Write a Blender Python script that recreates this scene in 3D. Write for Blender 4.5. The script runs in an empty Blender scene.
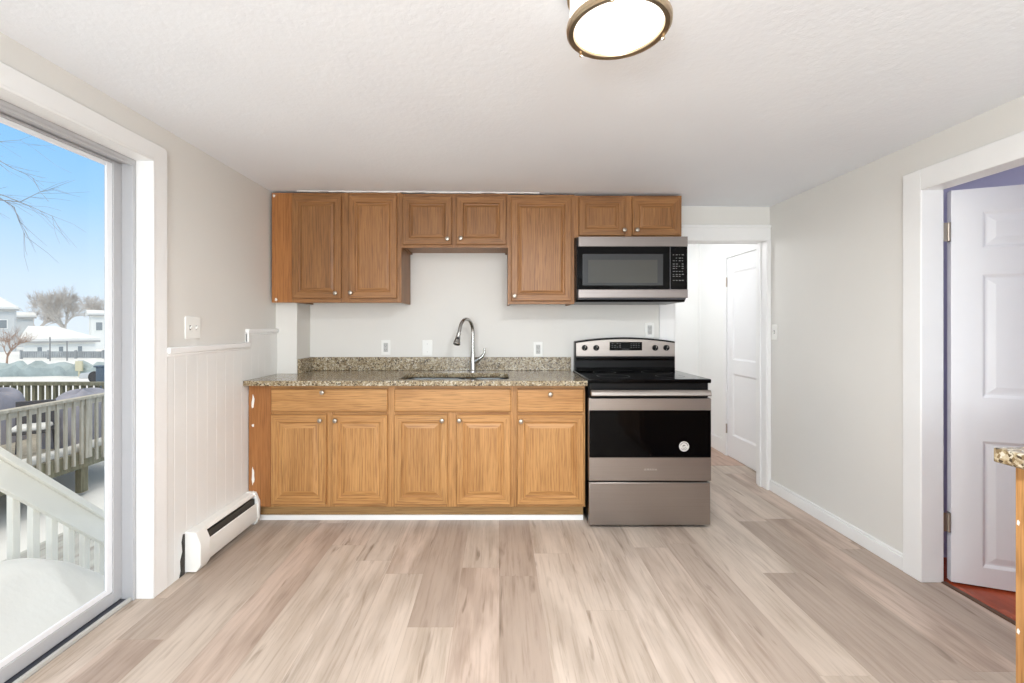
import bpy, bmesh, math, random
from mathutils import Vector, Matrix
sc = bpy.context.scene
PI = math.pi

def srgb(r, g, b):
    f = lambda c: (c/12.92 if c <= 0.04045 else ((c+0.055)/1.055)**2.4)
    return (f(r/255), f(g/255), f(b/255), 1.0)

# ------------------------------------------------------------------ camera
FPX = 455.0
cam_d = bpy.data.cameras.new('camera'); cam = bpy.data.objects.new('camera', cam_d)
sc.collection.objects.link(cam); sc.camera = cam
cam.location = (0, 0, 1.245); cam.rotation_euler = (PI/2, 0, 0)
cam_d.sensor_fit = 'HORIZONTAL'; cam_d.sensor_width = 36.0
cam_d.lens = 36.0*FPX/1024.0
cam_d.shift_x = 13.0/1024.0; cam_d.shift_y = -15.5/1024.0
cam_d.clip_start = 0.02; cam_d.clip_end = 500

# ------------------------------------------------------------------ view, world, lights
sc.view_settings.view_transform = 'Standard'; sc.view_settings.look = 'None'
sc.view_settings.gamma = 1.0; sc.view_settings.use_curve_mapping = False
sc.view_settings.exposure = 0.06
sc.cycles.use_denoising = True
sc.cycles.max_bounces = 10; sc.cycles.diffuse_bounces = 6; sc.cycles.transparent_max_bounces = 12
sc.cycles.sample_clamp_indirect = 6.0
sc.cycles.caustics_reflective = False; sc.cycles.caustics_refractive = False

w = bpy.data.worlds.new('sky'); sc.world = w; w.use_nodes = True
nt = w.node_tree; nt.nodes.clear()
def wn(t, **k):
    n = nt.nodes.new(t)
    for a, v in k.items(): setattr(n, a, v)
    return n
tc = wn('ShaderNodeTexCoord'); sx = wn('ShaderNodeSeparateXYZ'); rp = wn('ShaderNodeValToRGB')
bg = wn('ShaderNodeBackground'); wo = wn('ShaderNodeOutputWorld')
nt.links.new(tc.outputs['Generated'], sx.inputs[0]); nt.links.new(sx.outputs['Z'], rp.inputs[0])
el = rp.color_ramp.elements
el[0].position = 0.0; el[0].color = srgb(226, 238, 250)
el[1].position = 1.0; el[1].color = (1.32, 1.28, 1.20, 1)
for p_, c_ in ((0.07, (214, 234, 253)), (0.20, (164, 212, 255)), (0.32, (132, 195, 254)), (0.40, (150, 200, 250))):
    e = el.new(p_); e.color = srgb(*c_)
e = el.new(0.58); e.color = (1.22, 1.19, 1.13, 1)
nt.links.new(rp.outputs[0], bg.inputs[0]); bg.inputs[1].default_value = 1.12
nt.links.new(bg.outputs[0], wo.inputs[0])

def light(name, kind, loc, rot, energy, color, size=None, size_y=None):
    d = bpy.data.lights.new(name, kind); o = bpy.data.objects.new(name, d)
    sc.collection.objects.link(o); o.location = loc; o.rotation_euler = rot
    d.energy = energy; d.color = color
    if kind == 'AREA':
        if size_y: d.shape = 'RECTANGLE'; d.size = size; d.size_y = size_y
        else: d.shape = 'DISK'; d.size = size
    elif kind == 'SUN': d.angle = size
    else: d.shadow_soft_size = size
    return o
light('winter_sun', 'SUN', (2, -20, 20), (math.radians(50), 0, math.radians(3)), 1.05, (1, 0.95, 0.88), math.radians(14))
light('kitchen_lamp_light', 'AREA', (0.32, 1.222, 2.03), (0, 0, 0), 31, (0.96, 0.98, 1.0), 0.24)
light('rear_fill_light', 'POINT', (-0.7, -1.2, 1.15), (0, 0, 0), 94, (0.90, 0.96, 1.0), 0.2)  # unseen point light without a fixture, added to brighten ceiling and room
light('rear_window_fill', 'AREA', (0.2, -2.56, 1.35), (PI/2, 0, 0), 70, (0.88, 0.95, 1.0), 2.6, 1.3)  # area lamp added inside the unseen rear window as soft frontal fill
light('hall_fill_light', 'POINT', (1.3, 4.35, 1.95), (0, 0, 0), 14, (0.98, 0.99, 1.0), 0.12)  # added point light without a fixture, keeps the hall bright
light('bedroom_fill_light', 'POINT', (3.9, 1.5, 2.0), (0, 0, 0), 13, (0.97, 0.98, 1.0), 0.15)  # added point light without a fixture, brightens the lavender walls

# ------------------------------------------------------------------ mesh builder
class MB:
    def __init__(s): s.v = []; s.f = []; s.m = []
    def add(s, vs, fs, mi=0):
        n = len(s.v); s.v += [tuple(p) for p in vs]
        for f in fs:
            s.f.append(tuple(i+n for i in f)); s.m.append(mi)
        return s
    def box(s, x0, x1, y0, y1, z0, z1, mi=0):
        if x0 > x1: x0, x1 = x1, x0
        if y0 > y1: y0, y1 = y1, y0
        if z0 > z1: z0, z1 = z1, z0
        return s.add([(x0,y0,z0),(x1,y0,z0),(x1,y1,z0),(x0,y1,z0),(x0,y0,z1),(x1,y0,z1),(x1,y1,z1),(x0,y1,z1)],
              [(0,3,2,1),(4,5,6,7),(0,1,5,4),(1,2,6,5),(2,3,7,6),(3,0,4,7)], mi)
    def hexa(s, p8, mi=0):
        return s.add(p8, [(0,3,2,1),(4,5,6,7),(0,1,5,4),(1,2,6,5),(2,3,7,6),(3,0,4,7)], mi)
    def tube(s, pts, rad, n=10, mi=0, caps=True):
        pts = [Vector(p) for p in pts]
        if not isinstance(rad, (list, tuple)): rad = [rad]*len(pts)
        rings = []; up = None
        for i, p in enumerate(pts):
            d = (pts[min(i+1, len(pts)-1)] - pts[max(i-1, 0)])
            if d.length < 1e-9: d = Vector((0,0,1))
            d.normalize()
            if up is None:
                up = d.orthogonal().normalized()
            else:
                up = (up - d*up.dot(d))
                up = up.normalized() if up.length > 1e-6 else d.orthogonal().normalized()
            q = d.cross(up)
            rings.append([p + (up*math.cos(2*PI*k/n) + q*math.sin(2*PI*k/n))*rad[i] for k in range(n)])
        vs = [v for r in rings for v in r]; fs = []
        for i in range(len(pts)-1):
            for k in range(n):
                fs.append((i*n+k, i*n+(k+1)%n, (i+1)*n+(k+1)%n, (i+1)*n+k))
        if caps:
            fs.append(tuple(reversed(range(n)))); fs.append(tuple((len(pts)-1)*n+k for k in range(n)))
        return s.add(vs, fs, mi)
    def lathe(s, prof, c=(0,0,0), axis='Z', n=32, mi=0, sgn=1):
        vs = []
        for r, h in prof:
            for k in range(n):
                a = 2*PI*k/n; u, v = r*math.cos(a), r*math.sin(a)
                if axis == 'Z': p = (u, v, h)
                elif axis == 'Y': p = (u, h*sgn, v)
                else: p = (h*sgn, u, v)
                vs.append((p[0]+c[0], p[1]+c[1], p[2]+c[2]))
        fs = []
        for i in range(len(prof)-1):
            for k in range(n):
                fs.append((i*n+k, i*n+(k+1)%n, (i+1)*n+(k+1)%n, (i+1)*n+k))
        fs.append(tuple(reversed(range(n)))); fs.append(tuple((len(prof)-1)*n+k for k in range(n)))
        return s.add(vs, fs, mi)
    def prism(s, poly, axis, a0, a1, mi=0):
        n = len(poly); vs = []
        for a in (a0, a1):
            for u, v in poly:
                vs.append({'X': (a,u,v), 'Y': (u,a,v), 'Z': (u,v,a)}[axis])
        fs = [tuple(range(n)), tuple(range(2*n-1, n-1, -1))]
        for k in range(n): fs.append((k, n+k, n+(k+1)%n, (k+1)%n))
        return s.add(vs, fs, mi)
    def panel(s, x0, x1, z0, z1, steps, yb, mv=0, mh=0, mc=0):
        """Moulded rectangle facing -Y: steps = (inset, y) loops from the back edge in to the field."""
        vs = []; L = [(0, yb)] + list(steps)
        for ins, y in L:
            vs += [(x0+ins, y, z0+ins), (x1-ins, y, z0+ins), (x1-ins, y, z1-ins), (x0+ins, y, z1-ins)]
        n0 = len(s.v); s.v += vs
        for i in range(len(L)-1):
            for k in range(4):
                a, b = i*4+k, i*4+(k+1)%4
                s.f.append((n0+a, n0+b, n0+b+4, n0+a+4)); s.m.append(mh if k in (0, 2) else mv)
        t = n0+(len(L)-1)*4
        s.f.append((t, t+1, t+2, t+3)); s.m.append(mc)
        s.f.append((n0, n0+3, n0+2, n0+1)); s.m.append(mc)
        return s
    def plate(s, outer, holes, z0, z1, mi=0):
        bm = bmesh.new(); loops = []
        for lp in [outer]+holes:
            vv = [bm.verts.new((x, y, 0)) for x, y in lp]; loops.append(vv)
            for k in range(len(vv)): bm.edges.new((vv[k], vv[(k+1) % len(vv)]))
        bmesh.ops.triangle_fill(bm, use_beauty=True, use_dissolve=False, edges=bm.edges[:])
        bm.verts.index_update()
        xy = [(v.co.x, v.co.y) for v in bm.verts]; n = len(xy)
        tris = [[v.index for v in f.verts] for f in bm.faces]
        idx = [[v.index for v in lp] for lp in loops]
        bm.free()
        vs = [(x, y, z1) for x, y in xy] + [(x, y, z0) for x, y in xy]
        fs = [tuple(t) for t in tris] + [tuple(i+n for i in reversed(t)) for t in tris]
        for lp in idx:
            for k in range(len(lp)):
                a, b = lp[k], lp[(k+1) % len(lp)]; fs.append((a, b, b+n, a+n))
        return s.add(vs, fs, mi)
    def build(s, name, mats, parent=None, origin=(0,0,0), bevel=0, seg=2, smooth=True, angle=35):
        me = bpy.data.meshes.new(name)
        o3 = origin
        me.from_pydata([(x-o3[0], y-o3[1], z-o3[2]) for x, y, z in s.v], [], s.f)
        if not isinstance(mats, (list, tuple)): mats = [mats]
        for m_ in mats: me.materials.append(m_)
        for p, mi in zip(me.polygons, s.m): p.material_index = mi
        bm = bmesh.new(); bm.from_mesh(me); bmesh.ops.recalc_face_normals(bm, faces=bm.faces[:]); bm.to_mesh(me); bm.free()
        if smooth:
            for p in me.polygons: p.use_smooth = True
            me.set_sharp_from_angle(angle=math.radians(angle))
        ob = bpy.data.objects.new(name, me); sc.collection.objects.link(ob)
        if parent: ob.parent = parent
        else: ob.location = o3
        if bevel:
            b = ob.modifiers.new('edge', 'BEVEL'); b.width = bevel; b.segments = seg
            b.limit_method = 'ANGLE'; b.angle_limit = math.radians(40); b.harden_normals = False
        return ob

def tag(o, label, cat, group=None, kind=None):
    o['label'] = label; o['category'] = cat
    if group: o['group'] = group
    o['kind'] = kind or 'thing'
    return o
def root(name, loc, label, cat, group=None, kind=None, rz=0):
    o = bpy.data.objects.new(name, None); sc.collection.objects.link(o)
    o.empty_display_size = 0.05; o.location = loc; o.rotation_euler = (0, 0, rz)
    return tag(o, label, cat, group, kind)
def copy_tree(o, parent=None):
    c = o.copy(); sc.collection.objects.link(c)
    if parent: c.parent = parent
    for ch in [x for x in sc.objects if x.parent == o]: copy_tree(ch, c)
    return c
def text(name, body, size, mat, parent, loc, spacing=1.0, rot=(PI/2, 0, 0)):
    cu = bpy.data.curves.new(name, 'FONT'); cu.body = body; cu.size = size; cu.extrude = 0.0004
    cu.align_x = 'CENTER'; cu.align_y = 'CENTER'; cu.space_character = spacing
    cu.materials.append(mat)
    tmp = bpy.data.objects.new(name, cu); me = bpy.data.meshes.new_from_object(tmp); bpy.data.objects.remove(tmp)
    o = bpy.data.objects.new(name, me); sc.collection.objects.link(o)
    o.parent = parent; o.location = loc; o.rotation_euler = rot
    return o

# ------------------------------------------------------------------ materials
class NT:
    def __init__(s, name):
        s.m = bpy.data.materials.new(name); s.m.use_nodes = True; s.t = s.m.node_tree
        s.b = s.t.nodes['Principled BSDF']; s.out = s.t.nodes['Material Output']
    def n(s, t, ins=None, **k):
        x = s.t.nodes.new(t)
        for a, v in k.items(): setattr(x, a, v)
        if ins:
            for a, v in ins.items():
                if hasattr(v, 'is_linked') and hasattr(v, 'links'): s.t.links.new(v, x.inputs[a])
                else: x.inputs[a].default_value = v
        return x
    def math(s, op, a, b=0.0, c=None):
        ins = {0: a, 1: b}
        if c is not None: ins[2] = c
        return s.n('ShaderNodeMath', ins, operation=op).outputs[0]
    def ramp(s, fac, stops, interp='LINEAR'):
        r = s.n('ShaderNodeValToRGB', {0: fac}); e = r.color_ramp.elements; r.color_ramp.interpolation = interp
        e[0].position, e[0].color = stops[0]; e[1].position, e[1].color = stops[-1]
        for p, c in stops[1:-1]:
            x = e.new(p); x.color = c
        return r.outputs[0]
    def mix(s, fac, a, b, mode='MIX'):
        x = s.n('ShaderNodeMix', data_type='RGBA', blend_type=mode)
        for i, v in ((0, fac), (6, a), (7, b)):
            if hasattr(v, 'links') and hasattr(v, 'is_linked'): s.t.links.new(v, x.inputs[i])
            else: x.inputs[i].default_value = v
        return x.outputs[2]
    def coord(s, scale=(1,1,1), rnd=0.0):
        c = s.n('ShaderNodeTexCoord').outputs['Object']
        if rnd:
            r = s.n('ShaderNodeObjectInfo').outputs['Random']
            v = s.n('ShaderNodeCombineXYZ', {0: s.math('MULTIPLY', r, rnd), 1: s.math('MULTIPLY', r, rnd*1.7), 2: s.math('MULTIPLY', r, rnd*2.3)}).outputs[0]
            c = s.n('ShaderNodeVectorMath', {0: c, 1: v}, operation='ADD').outputs[0]
        return s.n('ShaderNodeMapping', {'Vector': c, 'Scale': scale}).outputs[0]
    def noise(s, vec, scale, detail=4, rough=0.55, dist=0.0):
        return s.n('ShaderNodeTexNoise', {'Vector': vec, 'Scale': scale, 'Detail': detail, 'Roughness': rough, 'Distortion': dist}).outputs['Fac']
    def bump(s, h, strength, dist=0.01):
        b = s.n('ShaderNodeBump', {'Height': h, 'Strength': strength, 'Distance': dist})
        s.t.links.new(b.outputs[0], s.b.inputs['Normal'])
    def set(s, **k):
        for a, v in k.items():
            a = {'base': 'Base Color', 'rough': 'Roughness', 'metal': 'Metallic', 'spec': 'Specular IOR Level', 'coat': 'Coat Weight'}.get(a, a)
            if hasattr(v, 'links') and hasattr(v, 'is_linked'): s.t.links.new(v, s.b.inputs[a])
            else: s.b.inputs[a].default_value = v
        return s

def paint(name, col, rough=0.6, var=0.03, scale=3.0, bump=0.0, bscale=60, spec=0.4):
    t = NT(name); v = t.coord()
    n = t.noise(v, scale, 3)
    d = tuple(max(0, c*(1-var)) for c in col[:3])+(1,); l = tuple(min(1, c*(1+var)) for c in col[:3])+(1,)
    t.set(base=t.ramp(n, [(0.3, d), (0.7, l)]), rough=rough, spec=spec)
    if bump: t.bump(t.noise(v, bscale, 4), bump, 0.004)
    return t.m

def oak(name, light_c, dark_c, horiz=False, rough=0.42):
    t = NT(name)
    S_ = lambda a, l: (l, a, a) if horiz else (a, a, l)
    g = t.noise(t.coord(S_(14, 1.3), 11.0), 1.5, 5, 0.6, 0.5)
    big = t.noise(t.coord(S_(3.5, 0.9), 5.0), 1.2, 2, 0.5)
    w_ = t.n('ShaderNodeTexWave', {'Vector': t.coord(S_(6, 0.7), 7.0), 'Scale': 3.0, 'Distortion': 7.0, 'Detail': 2.0, 'Detail Scale': 0.8},
             wave_type='BANDS', bands_direction='Z' if horiz else 'X').outputs['Fac']
    pores = t.noise(t.coord(S_(190, 7), 3.0), 1.0, 2, 0.5)
    f = t.math('ADD', t.math('MULTIPLY', g, 0.55), t.math('ADD', t.math('MULTIPLY', w_, 0.10), t.math('MULTIPLY', big, 0.35)))
    c = t.ramp(f, [(0.25, dark_c), (0.72, light_c)])
    c = t.mix(t.ramp(pores, [(0.36, (0.5,)*3+(1,)), (0.5, (0,0,0,1))]), c, tuple(x*0.6 for x in dark_c[:3])+(1,))
    rnd = t.n('ShaderNodeObjectInfo').outputs['Random']
    hsv = t.n('ShaderNodeHueSaturation', {'Color': c, 'Value': t.math('ADD', t.math('MULTIPLY', rnd, 0.12), 0.94)}).outputs[0]
    t.set(base=hsv, rough=rough, spec=0.4)
    t.bump(pores, 0.05, 0.001)
    return t.m

M = {}
M['wall'] = paint('wall_paint', srgb(226, 224, 219), 0.65, 0.015, 1.5, 0.10, 90)
M['hallwall'] = paint('hall_paint', srgb(240, 240, 238), 0.6, 0.01, 1.5, 0.05, 90)
M['lavender'] = paint('lavender_paint', srgb(198, 198, 224), 0.6, 0.01, 1.5)
M['trim'] = paint('trim_gloss_white', srgb(240, 240, 239), 0.35, 0.015, 4.0, 0.05, 25)
M['bead'] = paint('beadboard_white', srgb(232, 232, 230), 0.4, 0.02, 3.0, 0.06, 30)
M['doorwhite'] = paint('door_white', srgb(238, 238, 239), 0.4, 0.01, 3.0)
M['plate'] = paint('plastic_white', srgb(240, 240, 236), 0.35, 0.0, 1.0)
M['slot'] = paint('dark_slot', srgb(70, 68, 64), 0.6, 0.0, 1.0)
M['socket'] = paint('grey_socket', srgb(188, 188, 186), 0.5, 0.0, 1.0)
t = NT('ceiling_plaster'); v = t.coord()
h = t.math('ADD', t.math('MULTIPLY', t.noise(v, 7, 5, 0.6, 0.8), 0.6), t.math('MULTIPLY', t.noise(v, 45, 3, 0.6, 0.4), 0.4))
t.set(base=t.ramp(t.noise(v, 1.2, 2), [(0.3, srgb(235, 239, 245)), (0.7, srgb(240, 244, 249))]), rough=0.7); t.bump(h, 0.16, 0.02); M['ceiling'] = t.m
M['oak_v'] = oak('oak_vertical', srgb(202, 153, 96), srgb(150, 101, 53))
M['oak_h'] = oak('oak_horizontal', srgb(202, 153, 96), srgb(150, 101, 53), True)
M['oak_uv'] = oak('oak_upper_shaded_vertical', srgb(166, 118, 72), srgb(118, 78, 42))  # same oak as the base cabinets, colour darkened for shade on the uppers
M['oak_uh'] = oak('oak_upper_shaded_horizontal', srgb(166, 118, 72), srgb(118, 78, 42), True)
M['oak_side'] = oak('oak_filler', srgb(172, 116, 66), srgb(142, 90, 46))
M['ply'] = oak('toe_board', srgb(176, 140, 92), srgb(150, 114, 70), True, 0.6)
M['nickel'] = NT('brushed_nickel').set(base=srgb(168, 158, 146), metal=1.0, rough=0.34).m
M['chrome'] = NT('faucet_steel').set(base=srgb(186, 186, 184), metal=1.0, rough=0.24).m
M['lamp_ring'] = NT('lamp_nickel').set(base=srgb(196, 176, 148), metal=1.0, rough=0.32).m
def steel(name, c, horiz=True):
    t = NT(name); n = t.noise(t.coord((2, 2, 320)), 1.0, 2, 0.6)
    t.set(base=t.ramp(n, [(0.3, tuple(x*0.93 for x in c[:3])+(1,)), (0.7, c)]), metal=1.0, rough=0.34)
    t.set(Anisotropic=0.5)
    return t.m
M['steel'] = steel('stainless', srgb(168, 160, 154))
M['mwsteel'] = steel('microwave_stainless', srgb(142, 134, 130))
M['sinksteel'] = NT('sink_steel').set(base=srgb(118, 120, 120), metal=1.0, rough=0.36).m
M['black'] = NT('black_enamel').set(base=(0.005, 0.005, 0.0055, 1), rough=0.28, spec=0.22).m
M['blackglass'] = NT('black_glass').set(base=(0.0015, 0.0015, 0.0018, 1), rough=0.06, spec=0.12).m
M['mwglass'] = NT('window_mesh_reflection').set(base=srgb(66, 66, 62), rough=0.16, spec=0.5).m  # mesh grey with the window's grey reflection put into the base colour
M['mwglass2'] = NT('oven_window_border').set(base=srgb(48, 50, 52), rough=0.14, spec=0.5).m
M['mark'] = NT('printed_grey').set(base=srgb(122, 122, 120), rough=0.5).m
M['markdim'] = NT('printed_dim').set(base=srgb(84, 84, 86), rough=0.5).m
M['markwhite'] = NT('printed_white').set(base=srgb(215, 208, 200), rough=0.45).m
M['sticker'] = NT('sticker_silver').set(base=srgb(200, 196, 190), rough=0.4).m
M['stickerline'] = NT('sticker_dark').set(base=srgb(92, 88, 84), rough=0.5).m
M['vinyl'] = paint('vinyl_frame', srgb(186, 186, 188), 0.35, 0.0, 1.0)
M['vinylwhite'] = paint('vinyl_white', srgb(240, 241, 244), 0.35, 0.0, 1.0)
M['track'] = paint('dark_track', srgb(64, 66, 74), 0.5, 0.1, 8)
M['alu'] = paint('sill_metal', srgb(190, 190, 186), 0.4, 0.04, 8)
M['caulk'] = paint('caulk_white', srgb(232, 230, 226), 0.6, 0.0, 1)
M['gapdark'] = paint('torn_hole_shade', srgb(62, 58, 54), 0.9, 0.3, 30)
t = NT('lamp_glass'); t.set(base=(0.9, 0.88, 0.84, 1), rough=0.4); t.b.inputs['Emission Color'].default_value = (1, 0.93, 0.82, 1); t.b.inputs['Emission Strength'].default_value = 2.2; M['lampglass'] = t.m
t = NT('lamp_side_glass'); t.set(base=(0.9, 0.88, 0.84, 1), rough=0.4); t.b.inputs['Emission Color'].default_value = (1, 0.94, 0.85, 1); t.b.inputs['Emission Strength'].default_value = 1.9; M['lampside'] = t.m

# clear pane
t = NT('clear_glass'); tr = t.n('ShaderNodeBsdfTransparent', {0: (0.97, 0.97, 0.965, 1)}); gl = t.n('ShaderNodeBsdfGlossy', {'Roughness': 0.01})
lw = t.n('ShaderNodeLayerWeight', {0: 0.5}); fr = t.math('MULTIPLY_ADD', t.math('POWER', lw.outputs['Facing'], 5.0), 0.5, 0.012); mx = t.n('ShaderNodeMixShader', {0: fr, 1: tr.outputs[0], 2: gl.outputs[0]})
t.t.links.new(mx.outputs[0], t.out.inputs[0]); M['glass'] = t.m

# plank floor
def planks(name, cols, width, length, gapc, grain=(26, 1.6), rough=0.42, gap=0.0016, axis_swap=False):
    t = NT(name); c = t.n('ShaderNodeTexCoord').outputs['Object']
    s_ = t.n('ShaderNodeSeparateXYZ', {0: c}); X, Y = (s_.outputs[1], s_.outputs[0]) if axis_swap else (s_.outputs[0], s_.outputs[1])
    u = t.math('DIVIDE', X, width); row = t.math('FLOOR', u); fu = t.math('FRACT', u)
    off = t.n('ShaderNodeTexWhiteNoise', {'W': row}, noise_dimensions='1D').outputs[0]
    vv = t.math('ADD', t.math('DIVIDE', Y, length), t.math('MULTIPLY', off, 7.31)); col = t.math('FLOOR', vv); fv = t.math('FRACT', vv)
    idv = t.n('ShaderNodeCombineXYZ', {0: row, 1: col}).outputs[0]
    wn_ = t.n('ShaderNodeTexWhiteNoise', {'Vector': idv}, noise_dimensions='2D')
    r = wn_.outputs[0]
    shift = t.n('ShaderNodeVectorMath', {0: wn_.outputs[1], 1: (37, 53, 19)}, operation='MULTIPLY').outputs[0]
    def gvec(a, b):
        q = t.n('ShaderNodeCombineXYZ', {0: t.math('MULTIPLY', X, a), 1: t.math('MULTIPLY', Y, b)}).outputs[0]
        return t.n('ShaderNodeVectorMath', {0: q, 1: shift}, operation='ADD').outputs[0]
    g1 = t.noise(gvec(*grain), 1.0, 6, 0.65, 0.5)
    g2 = t.noise(gvec(13, 1.2), 1.0, 4, 0.6, 0.4)
    g3 = t.noise(gvec(26, 3.0), 1.0, 3, 0.5, 0.6)
    g4 = t.noise(gvec(6.5, 1.5), 1.0, 3, 0.55, 0.3)
    base = t.ramp(r, [(0.0, cols[0]), (0.16, cols[0]), (0.26, cols[1]), (0.68, cols[2]), (1.0, cols[3])])
    base = t.mix(1.0, base, t.ramp(g1, [(0.28, (0.76, 0.73, 0.70, 1)), (0.50, (1, 1, 1, 1)), (0.75, (1.05, 1.05, 1.05, 1))]), 'MULTIPLY')
    base = t.mix(0.6, base, t.ramp(g2, [(0.28, (0.66, 0.62, 0.57, 1)), (0.52, (1, 1, 1, 1)), (0.75, (1.05, 1.05, 1.05, 1))]), 'MULTIPLY')
    base = t.mix(t.math('MULTIPLY', wn_.outputs[0], 0.9), base, t.ramp(g4, [(0.38, (0.60, 0.57, 0.54, 1)), (0.58, (1, 1, 1, 1))]), 'MULTIPLY')
    base = t.mix(0.9, base, t.ramp(g3, [(0.24, (0.52, 0.48, 0.44, 1)), (0.36, (1, 1, 1, 1))]), 'MULTIPLY')
    e1 = t.math('LESS_THAN', fu, gap/width); e2 = t.math('LESS_THAN', fv, gap/length)
    e = t.math('MAXIMUM', e1, e2)
    base = t.mix(t.math('MULTIPLY', e, 0.32), base, gapc)
    t.set(base=base, rough=rough, spec=0.35)
    t.bump(t.math('SUBTRACT', t.math('MULTIPLY', g1, 0.3), e), 0.10, 0.002)
    return t.m
M['floor'] = planks('vinyl_plank', [srgb(174, 157, 143), srgb(197, 181, 166), srgb(203, 188, 174), srgb(198, 177, 162)], 0.19, 1.3, srgb(130, 112, 98), grain=(60, 3.0))
M['hallfloor'] = planks('hall_plank', [srgb(205, 176, 160), srgb(214, 188, 172), srgb(198, 168, 150), srgb(220, 196, 182)], 0.3, 0.6, srgb(150, 120, 104))
M['redfloor'] = planks('red_hardwood', [srgb(172, 76, 44), srgb(190, 88, 52), srgb(156, 64, 36), srgb(200, 98, 60)], 0.057, 0.9, srgb(70, 30, 18), rough=0.25)
M['threshold'] = paint('dark_threshold', srgb(92, 66, 50), 0.5, 0.2, 20)

# granite
t = NT('granite'); v = t.coord()
v1 = t.n('ShaderNodeTexVoronoi', {'Vector': v, 'Scale': 130.0, 'Randomness': 1.0}); sep = t.n('ShaderNodeSeparateColor', {0: v1.outputs['Color']})
col = t.ramp(sep.outputs[0], [(0.0, srgb(72, 62, 50)), (0.12, srgb(120, 102, 76)), (0.32, srgb(154, 138, 108)), (0.56, srgb(174, 161, 135)), (0.78, srgb(144, 128, 102)), (0.92, srgb(196, 188, 170))], 'CONSTANT')
big = t.noise(v, 26, 4, 0.6, 0.5)
col = t.mix(t.ramp(big, [(0.54, (0,0,0,1)), (0.66, (0.6,0.6,0.6,1))]), col, srgb(124, 104, 74))
pale = t.noise(v, 40, 3, 0.6, 0.3)
col = t.mix(t.ramp(pale, [(0.56, (0,0,0,1)), (0.66, (0.6,0.6,0.6,1))]), col, srgb(206, 198, 178))
sp = t.n('ShaderNodeTexVoronoi', {'Vector': v, 'Scale': 60.0}); col = t.mix(t.ramp(sp.outputs['Distance'], [(0.10, (0.75,0.75,0.75,1)), (0.18, (0,0,0,1))]), col, srgb(58, 50, 44))
t.set(base=col, rough=0.16, spec=0.5); M['granite'] = t.m

# exterior
t = NT('snow'); v = t.coord(); t.set(base=t.ramp(t.noise(v, 1.2, 3), [(0.3, srgb(222, 222, 219)), (0.7, srgb(232, 232, 229))]), rough=0.8, spec=0.2); t.bump(t.noise(v, 9, 4), 0.25, 0.03); M['snow'] = t.m
M['whitewood'] = paint('painted_white_wood', srgb(242, 239, 230), 0.55, 0.03, 6)
M['greywood'] = planks('weathered_boards', [srgb(172, 174, 170), srgb(186, 187, 182), srgb(164, 166, 163), srgb(192, 192, 188)], 0.14, 2.4, srgb(84, 84, 78), rough=0.8, gap=0.006)
def rough_wood(name, a, b):
    t = NT(name); n = t.noise(t.coord((14, 14, 2), 5.0), 1.5, 5, 0.6); t.set(base=t.ramp(n, [(0.3, a), (0.7, b)]), rough=0.85, spec=0.2); return t.m
M['brownwood'] = rough_wood('brown_deck_wood', srgb(164, 157, 142), srgb(200, 195, 182))
M['darkwood'] = rough_wood('dark_green_deck_wood', srgb(96, 96, 80), srgb(142, 138, 116))  # darker, greener wood for the rim, support posts and back railing
M['cover'] = paint('purple_grey_cover', srgb(150, 150, 160), 0.7, 0.1, 5)
M['darkmetal'] = paint('dark_patio_metal', srgb(72, 72, 76), 0.5, 0.1, 5)
M['siding'] = paint('white_siding', srgb(236, 236, 232), 0.7, 0.02, 2)
M['greysiding'] = paint('grey_siding', srgb(206, 208, 208), 0.7, 0.03, 2)
M['housewin'] = NT('house_window').set(base=srgb(140, 146, 150), rough=0.2).m
M['eave'] = paint('eave_grey', srgb(170, 170, 168), 0.7, 0.05, 2)
M['teal'] = paint('teal_hedge', srgb(164, 176, 176), 0.9, 0.2, 1.5)
M['fencegrey'] = paint('grey_fence', srgb(158, 162, 164), 0.8, 0.2, 1.0)
M['bark'] = paint('bare_bark', srgb(206, 200, 194), 0.9, 0.12, 3)
M['barkred'] = paint('reddish_bark', srgb(168, 140, 122), 0.9, 0.15, 3)
M['barkdark'] = paint('grey_twig', srgb(150, 152, 156), 0.9, 0.1, 3)
M['carpaint'] = NT('car_paint').set(base=srgb(196, 198, 200), rough=0.3).m
M['carglass'] = NT('car_glass').set(base=srgb(90, 98, 104), rough=0.15).m
M['tyre'] = NT('tyre').set(base=srgb(50, 50, 52), rough=0.8).m
M['sign'] = paint('tan_sign', srgb(206, 200, 172), 0.6, 0.05, 4)
M['pole'] = paint('dark_pole', srgb(140, 140, 140), 0.6, 0.05, 4)
M['bluepost'] = paint('blue_grey_post', srgb(92, 108, 124), 0.6, 0.08, 4)

# ================================================================== ROOM SHELL
XL, XR, YB, YR = -1.59, 2.065, 3.47, -2.60     # left, right, back, rear planes
def ceil_z(x): return 2.182 - 0.029*(x-XL)/(XR-XL)
SD0, SD1, SDH = 0.28, 2.075, 2.0                # sliding door opening along Y, head
BD0, BD1, BDH = 1.47, 2.21, 1.912               # bedroom doorway
HD0, HD1, HDH = 1.335, 2.035, 1.895             # hall doorway along X
def struct(o, label, cat): return tag(o, label, cat, None, 'structure')

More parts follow.
